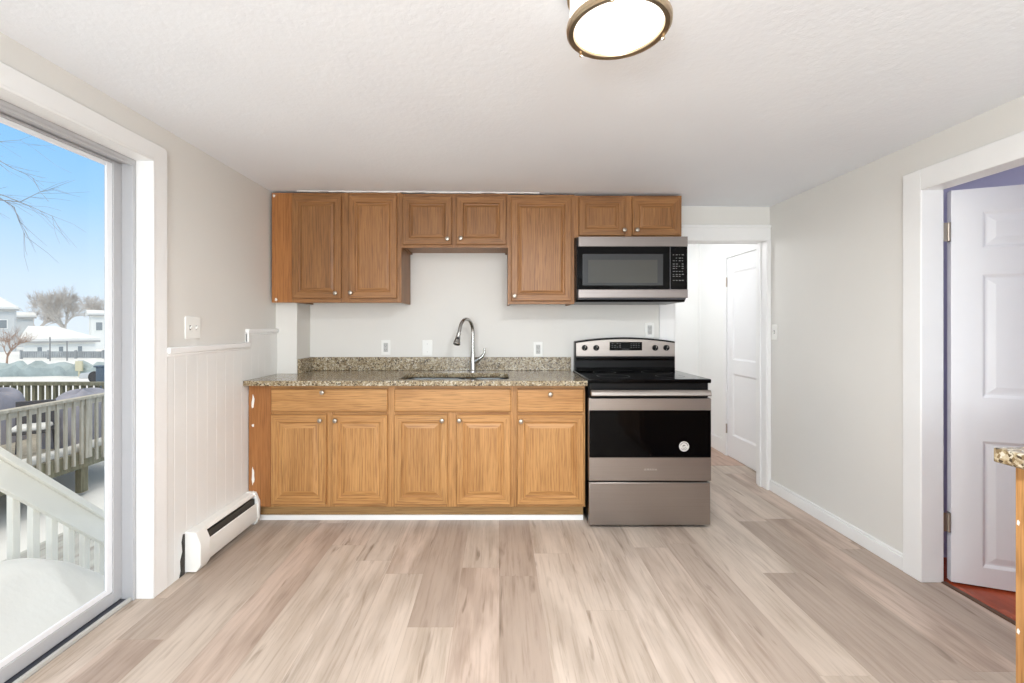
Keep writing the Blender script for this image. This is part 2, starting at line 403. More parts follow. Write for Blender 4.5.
struct(MB().box(-1.664, 2.145, YR-0.05, 4.06, -0.08, 0).box(2.145, 2.3, YB+.0, 4.06, -.08, 0).build('floor', M['floor'], smooth=False), 'pinkish-grey wood-look plank floor running from the camera to the cabinets', 'floor')
struct(MB().box(0.2, 2.3, 4.06, 5.1, -0.08, 0.002).build('floor_hall', M['hallfloor'], smooth=False), 'older tan patched flooring in the hall beyond the stove', 'floor')
struct(MB().box(2.17, 5.2, 0.2, 2.45, -0.08, 0.0).build('floor_bedroom', M['redfloor'], smooth=False), 'glossy red hardwood floor behind the six-panel door', 'floor')
zl, zr = ceil_z(-1.85), ceil_z(2.165)
struct(MB().hexa([(-1.85,YR-.2,zl),(2.165,YR-.2,zr),(2.165,5.2,zr),(-1.85,5.2,zl),(-1.85,YR-.2,2.5),(2.165,YR-.2,2.5),(2.165,5.2,2.5),(-1.85,5.2,2.5)]).build('ceiling', M['ceiling'], smooth=False), 'low white ceiling with hand-trowelled plaster texture over the kitchen', 'ceiling')
struct(MB().box(2.155, 5.3, 0.1, 2.57, 2.43, 2.5).build('ceiling_bedroom', M['trim'], smooth=False), 'white ceiling of the lavender room', 'ceiling')
m = MB(); T = -1.80
m.box(T, XL, YR-.15, SD0, -0.1, 2.3).box(T, XL, SD1, YB+.12, -0.1, 2.3).box(T, XL, SD0, SD1, SDH, 2.3).box(T, -1.66, SD0, SD1, -0.1, -0.004)
struct(m.build('wall_left', M['wall'], smooth=False), 'white painted wall holding the sliding glass door', 'wall')
m = MB().box(XL, HD0, YB, YB+.12, -0.1, 2.3).box(HD1, 2.20, YB, YB+.12, 0.0, 2.3).box(HD0, HD1, YB, YB+.12, HDH, 2.3)
struct(m.build('wall_back', M['wall'], smooth=False), 'white painted wall behind the cabinets and stove', 'wall')
m = MB().box(XR, XR+.09, YR-.15, BD0, -.1, 2.3).box(XR, XR+.09, BD1, YB, -.1, 2.3).box(XR, XR+.09, BD0, BD1, BDH, 2.3)
struct(m.build('wall_right', M['wall'], smooth=False), 'plain white wall between the two doorways', 'wall')
m = MB(); a0, a1, b0, b1 = -1.2, 1.6, 0.65, 1.98
m.box(XL, a0, YR-.15, YR, 0, 2.3).box(a1, XR, YR-.15, YR, 0, 2.3).box(a0, a1, YR-.15, YR, 0, b0).box(a0, a1, YR-.15, YR, b1, 2.3)
struct(m.build('wall_rear', M['wall'], smooth=False), 'white wall behind the camera with a wide window', 'wall')
wr = root('window_1', (0.2, YR-.08, b0), 'wide white double window in the wall behind the camera', 'window', kind='structure')
m = MB()
for (x0, x1) in ((a0, -0.0), (0.4-0.0, a1)):
    pass
o3 = (0.2, YR-.08, b0)
for (x0, x1, z0, z1) in ((a0, a0+.05, b0, b1), (a1-.05, a1, b0, b1), (a0+.05, a1-.05, b0, b0+.05), (a0+.05, a1-.05, b1-.05, b1), (.17, .23, b0+.05, b1-.05)):
    m.box(x0, x1, YR-.12, YR-.05, z0, z1)
m.build('frame', M['vinylwhite'], wr, o3, 0.004)
MB().box(a0+.05, .17, YR-.09, YR-.085, b0+.05, b1-.05).build('pane', M['glass'], wr, o3, smooth=False)
MB().box(.23, a1-.05, YR-.09, YR-.085, b0+.05, b1-.05).build('pane', M['glass'], wr, o3, smooth=False)

# pipe chase in the corner
struct(MB().box(XL-.001, -1.439, 3.24, YB+.001, 0, 2.25).build('wall_chase', M['wall'], bevel=0.004), 'narrow boxed-out corner beside the backsplash under the wall cabinets', 'wall')
# hall and bedroom walls
struct(MB().box(0.2, 2.3, 5.0, 5.1, 0, 2.25).box(2.2, 2.3, YB+.12, 5.0, 0, 2.25).box(0.1, 0.2, YB+.12, 5.1, 0, 2.25).build('wall_hall', M['hallwall'], smooth=False), 'bright white hall walls seen through the doorway beside the stove', 'wall')
struct(MB().box(2.155, 5.3, 2.45, 2.57, 0, 2.45).box(5.2, 5.3, 0.1, 2.45, 0, 2.45).box(2.165, 5.2, 0.1, 0.2, 0, 2.45).box(2.155, 2.160, 0.2, BD0-.08, 0, 2.45).box(2.155, 2.160, BD1+.02, 2.45, 0, 2.45).box(2.155, 2.160, BD0-.08, BD1+.02, BDH+.02, 2.45).build('wall_bedroom', M['lavender'], smooth=False), 'lavender walls of the room behind the six-panel door', 'wall')
struct(MB().box(2.145, 2.17, BD0, BD1, -0.02, 0.006).build('trim_1', M['threshold'], bevel=0.003), 'dark worn threshold strip under the bedroom doorway', 'threshold')

# ---- sliding door casing (on left wall)
def rounded_casing():
    m = MB(); x0, x1 = XL, XL+.015; cw = 0.082; r = 0.02
    ya, yb_ = SD0, SD1; zt = SDH
    oy0, oy1, oz = ya-cw, yb_+0.087, zt+cw
    outer = [(oy0, 0.001)]
    for k in range(5):
        a = PI - k*PI/8; outer.append((oy0+r+r*math.cos(a), oz-r+r*math.sin(a)))
    for k in range(5):
        a = PI/2 - k*PI/8; outer.append((oy1-r+r*math.cos(a), oz-r+r*math.sin(a)))
    outer.append((oy1, 0.001))
    poly = outer + [(yb_, 0.001), (yb_, zt), (ya, zt), (ya, 0.001)]
    m.prism(poly, 'X', x0, x1)
    # returns lining the opening
    m.box(-1.655, XL+.016, yb_-.002, yb_+.012, 0.001, zt).box(-1.655, XL+.016, ya-.012, ya+.002, 0.001, zt).box(-1.655, XL+.016, ya, yb_, zt-.002, zt+.012)
    return m
struct(rounded_casing().build('trim_2', M['trim'], bevel=0.003), 'wide white casing with rounded corners framing the sliding glass door', 'casing')

# ---- sliding glass door
sd = root('door_1', (-1.70, SD1, 0), 'white vinyl sliding glass door looking out on the snowy deck', 'sliding door', kind='structure')
O = (-1.70, SD1, 0)
m = MB()
m.box(-1.79, -1.655, SD1-.012, SD1, 0.0, SDH).box(-1.79, -1.655, SD0, SD0+.012, 0.0, SDH).box(-1.79, -1.655, SD0+.012, SD1-.012, SDH-.02, SDH)
m.box(-1.668, -1.655, SD1-.018, SD1-.012, 0.02, SDH-.02).box(-1.668, -1.655, SD0+.012, SD1-.018, SDH-.030, SDH-.02)
m.build('frame', M['vinyl'], sd, O, 0.002)
MB().box(-1.678, -1.6645, SD0+.012, SD1-.012, 0.0, 0.017).build('sill_lip', M['alu'], sd, O, 0.002)
MB().box(-1.79, -1.678, SD0+.012, SD1-.012, -0.004, 0.008).build('track', M['track'], sd, O)
def slider(name, y0, y1, xf):
    P = MB(); st = 0.046; zb, zt = 0.012, SDH-.022
    P.box(xf-.030, xf, y0, y0+st, zb, zt).box(xf-.030, xf, y1-st, y1, zb, zt).box(xf-.030, xf, y0+st, y1-st, zb, 0.066).box(xf-.030, xf, y0+st, y1-st, 1.966, zt)
    p = P.build(name, M['vinyl'], sd, O, 0.003)
    B = MB(); a, b = y0+st, y1-st
    B.box(xf-.014, xf-.004, a, a+.03, .066, 1.966).box(xf-.014, xf-.004, b-.03, b, .066, 1.966).box(xf-.014, xf-.004, a+.03, b-.03, .066, .090).box(xf-.014, xf-.004, a+.03, b-.03, 1.946, 1.966)
    B.build('glazing_bead', M['vinylwhite'], p, O, 0.003)
    MB().box(xf-.018, xf-.013, a+.02, b-.02, .08, 1.955).build('pane', M['glass'], p, O, smooth=False)
    return p
slider('fixed_panel', 1.14, SD1-.0125, -1.709)
p = slider('sliding_panel', SD0+.014, 1.20, -1.745)
MB().tube([(-1.746, .32, .95), (-1.715, .32, .97), (-1.715, .32, 1.13), (-1.746, .32, 1.15)], .009, 8).build('handle', M['vinylwhite'], p, O)

# ---- beadboard wainscot on left wall
def bead_profile(y0, y1):
    x0, x1 = XL, XL+.011; poly = [(x0, y0), (x1, y0)]
    y = y0+.05
    while y < y1-.03:
        poly += [(x1, y-.004), (x1-.0008, y-.001), (x1-.0008, y+.001), (x1, y+.004)]; y += .082
    poly += [(x1, y1), (x0, y1)]
    return poly
m = MB(); m.prism(bead_profile(2.163, 2.85), 'Z', 0.0, 1.112).prism(bead_profile(2.85, 3.239), 'Z', 0.0, 1.20)
wain = struct(m.build('trim_3', M['bead'], smooth=False), 'white beadboard wainscot between the sliding door and the countertop', 'wainscot')
m = MB().box(XL, XL+.026, 2.163, 2.868, 1.112, 1.142).box(XL, XL+.022, 2.850, 2.868, 1.142, 1.20).box(XL, XL+.024, 2.850, 3.239, 1.20, 1.226)
m.box(XL, XL+.016, 2.163, 2.868, 1.098, 1.112).box(XL, XL+.016, 2.868, 3.239, 1.188, 1.20)
struct(m.build('trim_4', M['trim'], bevel=0.004), 'white cap rail stepping up on top of the beadboard', 'cap rail')
mm = MB(); random.seed(5)  # flat dark patch stands in for the shade inside the torn hole
pts = [(2.245, 0.0), (2.285, 0.0), (2.287, .2), (2.272, .205), (2.262, .17), (2.268, .12), (2.252, .08), (2.256, .03)]
mm.prism(pts, 'X', XL+.0112, XL+.0125)
mm.build('torn_hole_patch', M['gapdark'], wain, smooth=False)['label'] = 'dark patch painted as the shaded hole at the torn beadboard edge beside heater'

# ---- baseboard right, casings
struct(MB().box(XR-.016, XR, BD1+.099, YB-.001, 0, .07).box(XR-.011, XR, BD1+.099, YB-.001, .07, .084).build('baseboard_right', M['trim'], bevel=0.003), 'white baseboard along the wall between the two doorways', 'baseboard')
m = MB(); cx0 = XR-.018
m.box(cx0, XR, BD1, BD1+.098, 0, BDH+.095).box(cx0, XR, BD0-.116, BD0, 0, BDH+.095).box(cx0, XR, BD0, BD1, BDH-.008, BDH+.095)
m.box(XR-.017, 2.157, BD1-.004, BD1+.012, 0, BDH).box(XR-.017, 2.157, BD0-.012, BD0+.004, 0, BDH).box(XR-.017, 2.157, BD0, BD1, BDH-.006, BDH+.012)
struct(m.build('trim_5', M['trim'], bevel=0.003), 'wide white casing around the bedroom doorway', 'casing')
m = MB()
m.box(HD0-.115, HD0, YB-.018, YB, 0, HDH+.115).box(HD1, XR-.001, YB-.022, YB, 0, HDH+.0).box(HD0, XR-.001, YB-.018, YB, HDH, HDH+.10).box(HD0-.115, XR-.001, YB-.026, YB, HDH+.095, HDH+.118)
m.box(HD1-.004, HD1+.012, YB-.012, YB+.125, 0, HDH).box(HD0-.012, HD0+.004, YB-.012, YB+.125, 0, HDH).box(HD0, HD1, YB-.012, YB+.125, HDH-.004, HDH+.012)
m.box(HD1-.016, HD1-.004, YB+.05, YB+.09, 0, HDH).box(HD0+.004, HD0+.016, YB+.05, YB+.09, 0, HDH)
struct(m.build('trim_6', M['trim'], bevel=0.003), 'white casing around the hall doorway beside the stove', 'casing')
struct(MB().box(2.184, 2.2, 4.43, 5.0, 0, .14).box(.2, 2.184, 4.984, 5.0, 0, .14).build('baseboard_hall', M['trim'], bevel=0.004), 'tall white baseboard at the far end of the hall', 'baseboard')

# ---- hall door (closed, in the hall's right wall)
hd = root('door_2', (2.2, 4.36, 0), 'closed white two-panel door inside the hall', 'door', kind='structure', rz=-PI/2)
# local: x runs toward camera (world -Y), front -y faces world -X
def leaf(m, w_, h_, yb, yf, panels, z0=0.0, d=0.012, w2=0.014):
    """door slab with moulded panels cut into the front (-y) face"""
    xs = sorted(set([0, w_] + [p[0] for p in panels] + [p[1] for p in panels]))
    zs = sorted(set([z0, z0+h_] + [p[2] for p in panels] + [p[3] for p in panels]))
    for i in range(len(xs)-1):
        for j in range(len(zs)-1):
            cx_, cz_ = (xs[i]+xs[i+1])/2, (zs[j]+zs[j+1])/2
            if any(p[0] < cx_ < p[1] and p[2] < cz_ < p[3] for p in panels): continue
            m.add([(xs[i], yf, zs[j]), (xs[i+1], yf, zs[j]), (xs[i+1], yf, zs[j+1]), (xs[i], yf, zs[j+1])], [(0,1,2,3)])
    m.add([(0,yf,z0),(w_,yf,z0),(w_,yf,z0+h_),(0,yf,z0+h_),(0,yb,z0),(w_,yb,z0),(w_,yb,z0+h_),(0,yb,z0+h_)],
          [(4,7,6,5),(0,4,5,1),(1,5,6,2),(2,6,7,3),(3,7,4,0)])
    return m
def inset(m, p, yf, steps):
    x0, x1, z0, z1 = p; n0 = len(m.v); L = [(0, yf)]+steps
    for i_, y in L: m.v += [(x0+i_, y, z0+i_), (x1-i_, y, z0+i_), (x1-i_, y, z1-i_), (x0+i_, y, z1-i_)]
    for i in range(len(L)-1):
        for k in range(4):
            m.f.append((n0+i*4+k, n0+i*4+(k+1)%4, n0+i*4+4+(k+1)%4, n0+i*4+4+k)); m.m.append(0)
    t_ = n0+(len(L)-1)*4; m.f.append((t_, t_+1, t_+2, t_+3)); m.m.append(0)
W2, H2 = 0.70, 1.875; yf = -0.012
pn = [(.10, .60, .22, .80), (.10, .60, .93, 1.75)]
m = leaf(MB(), W2, H2, .02, yf, pn, 0.012)
for p_ in pn: inset(m, p_, yf, [(.004, yf+.003), (.016, yf+.010), (.02, yf+.010)])
lf = m.build('leaf', M['doorwhite'], hd, smooth=False)
m = MB(); m.box(-.07, -.004, -.022, .0, 0, H2+.09).box(W2+.004, W2+.065, -.022, .0, 0, H2+.09).box(-.004, W2+.004, -.022, 0, H2+.02, H2+.09)
m.build('casing', M['trim'], hd, bevel=.003)
for z in (.22, 1.62):
    MB().tube([(-.002, -.02, z), (-.002, -.02, z+.09)], .006, 8).box(-.03, .0, -.0165, -.012, z, z+.09).build('hinge', M['nickel'], lf)
MB().lathe([(.026, 0), (.026, .006), (.01, .01), (.01, .03), (.024, .038), (.027, .05), (.02, .06), (.004, .063)], (W2-.05, yf, .88), 'Y', 20, sgn=-1).build('door_knob', M['nickel'], lf)

# ---- bedroom door (open six-panel)
bd = root('door_3', (2.192, 2.216, 0), 'open white six-panel door swung into the lavender room', 'door', kind='structure', rz=math.radians(-21.5))
W3 = .72; yb, yf = .018, -.018
cols = [(.115, .325), (.395, .605)]; rows = [(.10, .70), (.905, 1.49), (1.615, 1.79)]
pn = [(a, b, c, d) for a, b in cols for c, d in rows]
m = leaf(MB(), W3, 1.89, yb, yf, pn, 0.01)
for p_ in pn: inset(m, p_, yf, [(.004, yf+.002), (.014, yf+.009), (.022, yf+.009), (.05, yf+.003)])
lf = m.build('leaf', M['doorwhite'], bd, smooth=False)
for z in (.25, 1.655):
    h = MB(); h.tube([(-.010, -.021, z), (-.010, -.021, z+.09)], .007, 10).box(-.004, -.0005, -.018, .012, z, z+.09).box(-.03, -.012, -.021, -.019, z, z+.09)
    h.build('hinge', M['nickel'], lf)
MB().lathe([(.03, 0), (.03, .006), (.012, .01), (.012, .03), (.026, .04), (.028, .052), (.02, .062), (.004, .065)], (W3-.06, yf, .93), 'Y', 20, sgn=-1).build('door_knob', M['nickel'], lf)

# ================================================================== CABINETS
def knob(parent, x, z, yf):
    return MB().lathe([(.007, 0), (.006, .008), (.007, .012), (.0135, .017), (.015, .022), (.012, .027), (.004, .029)], (x, yf, z), 'Y', 18, sgn=-1).build('knob', M['nickel'], parent)
def cab_door(parent, x0, x1, z0, z1, mats, rise, name='door', fw=.055):
    T_ = -.019
    st = [(0, T_+.004), (.004, T_), (fw-.006, T_), (fw, T_+.007), (fw+.006, T_+.008), (fw+.006+rise, T_+.002)]
    return MB().panel(x0, x1, z0, z1, st, -.0005, 0, 1, 0).build(name, mats, parent, smooth=False, bevel=0)
def drawer_front(parent, x0, x1, z0, z1, mats, name='drawer'):
    T_ = -.019
    return MB().panel(x0, x1, z0, z1, [(0, T_+.006), (.004, T_+.001), (.009, T_)], -.0005, 1, 1, 1).build(name, mats, parent, smooth=False)
def carcass(parent, w_, z0, z1, depth, mats, openings, toe=False, filler=0.0, back=True, shelf=True):
    """hollow box with a face frame; local x 0..w_, y 0..depth"""
    t_ = .016; m = MB()
    m.box(0, t_, .02, depth, z0, z1).box(w_-t_, w_, .02, depth, z0, z1).box(t_, w_-t_, .02, depth-.01, z0+.012, z0+.012+t_)
    if not toe: m.box(t_, w_-t_, .02, depth-.01, z1-t_, z1)
    if back: m.box(t_, w_-t_, depth-.008, depth, z0+.03, z1-.002)
    m.build('case', mats[0], parent, bevel=0.001)
    # face frame
    f = MB(); xs = sorted(set([0, w_]+[o[0] for o in openings]+[o[1] for o in openings])); zs = sorted(set([z0, z1]+[o[2] for o in openings]+[o[3] for o in openings]))
    for i in range(len(xs)-1):
        j = 0
        while j < len(zs)-1:
            cx_, cz_ = (xs[i]+xs[i+1])/2, (zs[j]+zs[j+1])/2
            if any(o[0] < cx_ < o[1] and o[2] < cz_ < o[3] for o in openings): j += 1; continue
            k = j
            while k+1 < len(zs)-1 and not any(o[0] < cx_ < o[1] and o[2] < (zs[k+1]+zs[k+2])/2 < o[3] for o in openings): k += 1
            wide = (xs[i+1]-xs[i]) > (zs[k+1]-zs[j])
            f.box(xs[i], xs[i+1], 0, .02, zs[j], zs[k+1], 1 if wide else 0); j = k+1
    f.build('face_frame', mats, parent, smooth=False)
def op(x0, x1, z0, z1, m_=.012): return (x0+m_, x1-m_, z0+m_, z1-m_)
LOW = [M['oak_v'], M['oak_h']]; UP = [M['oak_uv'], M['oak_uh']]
YF, DB = 2.86, 0.606
def base_cab(x0, x1, label, group, drawers, doors, knobs_d, knobs):
    r = root('base_cabinet', (x0, YF, 0), label, 'cabinet', group)
    L = lambda q: (q[0]-x0, q[1]-x0, q[2], q[3])
    carcass(r, x1-x0, .109, .874, DB, LOW, [op(*L(q)) for q in drawers+doors], toe=True)
    MB().box(-.135 if x0 < -1.4 else 0, x1-x0, .07, .085, .0, .109).build('toe_board', M['ply'], r)
    for q, kk in zip(drawers, knobs_d):
        d = drawer_front(r, *L(q), LOW, 'drawer')
        if kk: knob(d, kk[0]-x0, kk[1], -.019)
    for q, kk in zip(doors, knobs):
        d = cab_door(r, *L(q), LOW, .028, fw=.05); knob(d, kk[0]-x0, kk[1], -.019)
    return r
ZD, ZD1, ZR0, ZR1 = .128, .690, .707, .852
gB = 'oak base cabinets under the countertop'
c1 = base_cab(-1.432, -.674, 'oak base cabinet with one wide drawer over two doors, nearest the wall heater', gB,
    [(-1.426, -.697, ZR0, ZR1)], [(-1.426, -1.079, ZD, ZD1), (-1.044, -.697, ZD, ZD1)], [(-1.098, .832)], [(-1.113, .657), (-1.018, .657)])
m = MB().box(-1.574, -1.4325, YF, YF+.019, .109, .874)
fl = m.build('filler_panel', M['oak_side'], c1, (-1.432, YF, 0), .001); fl['label'] = 'plain reddish-brown filler strip with chipped paint'
random.seed(11)
def chip(parent, cx, cz, w_, h_, y, org, mat):
    pts = []
    for k in range(14):
        a = 2*PI*k/14; pts.append((cx+w_*math.cos(a)*random.uniform(.45, 1.05), cz+h_*math.sin(a)*random.uniform(.6, 1.05)))
    return MB().prism(pts, 'Y', y-.0012, y, 0).build('paint_chip', mat, parent, org, smooth=False)
for cz, hh in ((.765, .055), (.30, .06), (.62, .012), (.20, .012)):
    chip(fl, -1.546, cz, .010, hh, YF, (-1.432, YF, 0), M['caulk'])
c2 = base_cab(-.674, .088, 'oak sink base cabinet with a knobless false drawer front, below the faucet', gB,
    [(-.655, .0755, ZR0, ZR1)], [(-.655, -.321, ZD, ZD1), (-.267, .0755-.003, ZD, ZD1)], [None], [(-.354, .657), (-.247, .657)])
c3 = base_cab(.088, .541, 'narrow oak base cabinet with one drawer and one door beside the stove', gB,
    [(.113, .531, ZR0, ZR1)], [(.113, .531, ZD, ZD1)], [(.320, .82)], [(.137, .652)])
struct(MB().box(-1.56, .541, YF+.056, YF+.0695, 0, .032).build('baseboard_cabinet', M['trim'], bevel=.003), 'thin white strip along the floor under the base cabinets', 'baseboard')

# wall cabinets
YU, DU = 3.147, 0.322
def wall_cab(x0, x1, z0, z1, label, doors, knobs, rise=.016, name='wall_cabinet'):
    r = root(name, (x0, YU, z0), label, 'cabinet', 'oak wall cabinets along the ceiling')
    L = lambda q: (q[0]-x0, q[1]-x0, q[2]-z0, q[3]-z0)
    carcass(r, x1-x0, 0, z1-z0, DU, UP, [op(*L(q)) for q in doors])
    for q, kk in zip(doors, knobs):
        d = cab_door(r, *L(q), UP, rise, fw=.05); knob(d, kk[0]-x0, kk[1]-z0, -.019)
    return r
u1 = wall_cab(-1.43, -.675, 1.407, 2.166, 'tall two-door oak wall cabinet in the corner above the light switch side', [(-1.426, -1.086, 1.435, 2.142), (-1.034, -.704, 1.435, 2.142)], [(-1.12, 1.470), (-1.016, 1.473)])
u1['label'] = 'tall two-door oak wall cabinet with a side filler strip, in the wall corner'
f2 = MB().box(-1.572, -1.4305, YU, YU+.019, 1.407, 2.166).build('filler_panel', M['oak_side'], u1, (-1.43, YU, 1.407), .001)
f2['label'] = 'plain reddish-brown filler strip against wall'
for cx_, cz_ in ((-1.556, 2.145), (-1.542, 1.428)):
    chip(f2, cx_, cz_, .012, .012, YU, (-1.43, YU, 1.407), M['caulk'])
wall_cab(-.675, .062, 1.787, 2.160, 'short two-door oak wall cabinet over the sink', [(-.664, -.325, 1.805, 2.135), (-.292, .050, 1.805, 2.135)], [(-.354, 1.842), (-.262, 1.846)])
wall_cab(.062, .521, 1.397, 2.152, 'tall single-door oak wall cabinet just beside the microwave', [(.083, .498, 1.417, 2.129)], [(.107, 1.45)])
wall_cab(.521, 1.262, 1.855, 2.146, 'short two-door oak wall cabinet above the microwave', [(.550, .868, 1.867, 2.130), (.918, 1.249, 1.867, 2.130)], [(.858, 1.902), (.946, 1.902)])
# ragged caulk between cabinets and ceiling
random.seed(3); x = -1.40; up_, lo_ = [], []
while x < .30:
    up_.append((x, ceil_z(x)+.003)); lo_.append((x, ceil_z(x)-.003-random.random()*.007)); x += .035
struct(MB().prism(up_+lo_[::-1], 'Y', YU-.004, YU+.015).build('trim_7', M['caulk'], smooth=False), 'ragged white caulk line between the wall cabinets and ceiling', 'caulk')

# ================================================================== COUNTERTOP, SINK, FAUCET
def rrect(x0, x1, y0, y1, r, n=6):
    out = []
    for cx_, cy_, a0_ in ((x1-r, y0+r, -PI/2), (x1-r, y1-r, 0), (x0+r, y1-r, PI/2), (x0+r, y0+r, PI)):
        for k in range(n+1):
            a = a0_+k*PI/2/n; out.append((cx_+r*math.cos(a), cy_+r*math.sin(a)))
    return out
ct = root('countertop', (-.5, 2.80, .875), 'speckled brown granite countertop with backsplash around the sink', 'countertop')
OC = (-.5, 2.80, .875); CT = .907
HX0, HX1, HY0, HY1 = -.645, .065, 2.875, 3.275
MB().plate([(-1.577, 2.80), (.546, 2.80), (.546, YB-.001), (-1.437, YB-.001), (-1.437, 3.238), (-1.577, 3.238)], [rrect(HX0, HX1, HY0, HY1, .06)], .875, CT).build('slab', M['granite'], ct, OC, .004)
MB().box(-1.437, .546, YB-.021, YB-.001, CT+.0005, 1.009).build('backsplash', M['granite'], ct, OC, .002)
MB().box(-1.437, -1.417, 3.245, YB-.0215, CT+.0005, 1.009).build('side_splash', M['granite'], ct, OC, .002)
sk = root('kitchen_sink', (-.285, 3.06, .69), 'undermount stainless steel double-bowl sink set in the granite countertop', 'sink')
OS = (-.285, 3.06, .69)
def bowl(x0, x1, y0, y1, zb):
    m = MB(); n = 28; loops = [(0, .8745, .055), (.004, .872, .055), (.010, .80, .055), (.016, zb+.03, .055), (.03, zb+.008, .05), (.06, zb, .04)]
    rings = []
    for i_, z, r in loops:
        rings.append([(a, b, z) for a, b in rrect(x0+i_, x1-i_, y0+i_, y1-i_, r)])
    k = len(rings[0]); vs = [p for r_ in rings for p in r_]; fs = []
    for i in range(len(rings)-1):
        for j in range(k): fs.append((i*k+j, i*k+(j+1)%k, (i+1)*k+(j+1)%k, (i+1)*k+j))
    fs.append(tuple((len(rings)-1)*k+j for j in range(k)))
    # outside skin
    off = [[(a, b, z-.0015) for a, b in rrect(x0+i_-.0015, x1-i_+.0015, y0+i_-.0015, y1-i_+.0015, r)] for i_, z, r in loops]
    n2 = len(vs); vs += [p for r_ in off for p in r_]
    for i in range(len(rings)-1):
        for j in range(k): fs.append((n2+i*k+j, n2+(i+1)*k+j, n2+(i+1)*k+(j+1)%k, n2+i*k+(j+1)%k))
    fs.append(tuple(n2+(len(rings)-1)*k+j for j in reversed(range(k))))
    for j in range(k): fs.append((j, n2+j, n2+(j+1)%k, (j+1)%k))
    m.add(vs, fs); return m
for (x0, x1) in ((-.642, -.235), (-.205, .062)):
    b = bowl(x0, x1, 2.878, 3.272, .70).build('bowl', M['sinksteel'], sk, OS)
    MB().lathe([(.001, .0005), (.018, .0), (.02, .002), (.042, .003), (.044, .001), (.044, -.001)], ((x0+x1)/2, 3.06, .7015), 'Z', 24).build('drain', M['chrome'], b, OS)
MB().box(-.2355, -.2045, 2.93, 3.22, .862, .8735).build('divider', M['sinksteel'], sk, OS, .004)
fc = root('faucet', (-.192, 3.352, CT), 'brushed steel gooseneck pull-down faucet standing behind the sink', 'faucet')
OF = (-.192, 3.352, CT); fx, fy = OF[0], OF[1]
MB().lathe([(.030, 0), (.030, .006), (.026, .012), (.0215, .02), (.021, .10), (.018, .13), (.0135, .16)], OF, 'Z', 28).build('base', M['chrome'], fc, OF)
dx, dy = -.44, -.898; pts = [(fx, fy, 1.05), (fx, fy, 1.195)]; R_ = .095
for k in range(1, 15):
    a = PI - k*(PI*.90)/14
    pts.append((fx+dx*(R_+R_*math.cos(a)), fy+dy*(R_+R_*math.cos(a)), 1.195+R_*math.sin(a)*1.05))
e0 = Vector(pts[-1]); dr = (e0-Vector(pts[-2])).normalized()
e1 = e0+dr*.034; pts.append(tuple(e1)); e0 = e1
MB().tube(pts, .0125, 16).build('spout', M['chrome'], fc, OF)
hd_ = MB().tube([e0, e0+dr*.008, e0+dr*.010, e0+dr*.045, e0+dr*.078, e0+dr*.083], [.0155, .0155, .0145, .019, .026, .0235], 20).build('spray_head', M['chrome'], fc, OF)
MB().tube([e0+dr*.0832, e0+dr*.086], [.021, .0195], 20).build('spray_face', M['black'], hd_, OF)
bp = e0+dr*.042+Vector((.003, -.018, .005))
MB().lathe([(.009, -.004), (.009, .003), (.006, .004)], tuple(bp), 'Y', 12, sgn=-1).build('spray_button', M['black'], hd_, OF)
MB().tube([(fx, fy, .972), (fx+.032, fy-.006, .994), (fx+.050, fy-.01, 1.006)], [.016, .0175, .017], 16).build('valve_body', M['chrome'], fc, OF)
MB().tube([(fx+.046, fy-.01, 1.003), (fx+.066, fy-.012, 1.018), (fx+.082, fy-.014, 1.040), (fx+.088, fy-.016, 1.064), (fx+.086, fy-.016, 1.082)], [.0125, .011, .009, .008, .0085], 12).build('handle', M['chrome'], fc, OF)

# ================================================================== RANGE
rg = root('electric_range', (.929, 3.1, 0), 'freestanding stainless and black electric range beside the base cabinets', 'stove')
OR = (.929, 3.1, 0); X0, X1 = .552, 1.306
MB().box(X0+.006, X1-.006, 2.835, 3.40, .02, .896).build('body', M['black'], rg, OR, .003)
for x in (X0+.05, X1-.05):
    for y in (2.87, 3.36):
        MB().lathe([(.018, 0), (.018, .006), (.008, .008), (.008, .0205)], (x, y, 0), 'Z', 14).build('foot', M['black'], rg, OR)
ctp = MB().box(X0-.003, X1+.002, 2.80, 3.385, .893, .918).build('cooktop', M['blackglass'], rg, OR, .006, 3)
for (cx_, cy_, r) in ((.745, 2.97, .105), (1.115, 2.97, .09), (.745, 3.22, .08), (1.115, 3.22, .105)):
    m = MB(); n = 40; vs = []
    for rr in (r, r-.003):
        vs += [(cx_+rr*math.cos(2*PI*k/n), cy_+rr*math.sin(2*PI*k/n), .9184) for k in range(n)]
    m.add(vs, [(k, (k+1)%n, n+(k+1)%n, n+k) for k in range(n)]).build('burner_ring', M['markdim'], ctp, OR, smooth=False)
# backguard
arc = []
for k in range(17):
    u = k/16; arc.append((.566+(X1-.566)*u, 1.130+.030*(1-(2*u-1)**2)))
bgp = MB().prism([(.566, .90)]+[(X1, .90)]+arc[::-1], 'Y', 3.375, 3.455).build('backguard', M['black'], rg, OR, .004)
arc2 = [(x+(.004 if i == 0 else -.004 if i == 16 else 0), z-.011) for i, (x, z) in enumerate(arc)]
cp = MB().prism([(.570, 1.020), (X1-.004, 1.020)]+arc2[::-1], 'Y', 3.366, 3.3755).build('control_panel', M['steel'], rg, OR, .002)
MB().box(.572, X1-.008, 3.352, 3.374, .922, .940).box(.572, X1-.008, 3.360, 3.374, .99, 1.008).build('backguard_step', M['blackglass'], rg, OR, .004)
dsp = MB().box(.818, 1.058, 3.3625, 3.3664, 1.064, 1.127).build('display', M['blackglass'], cp, OR, .0015)
m = MB(); random.seed(8)
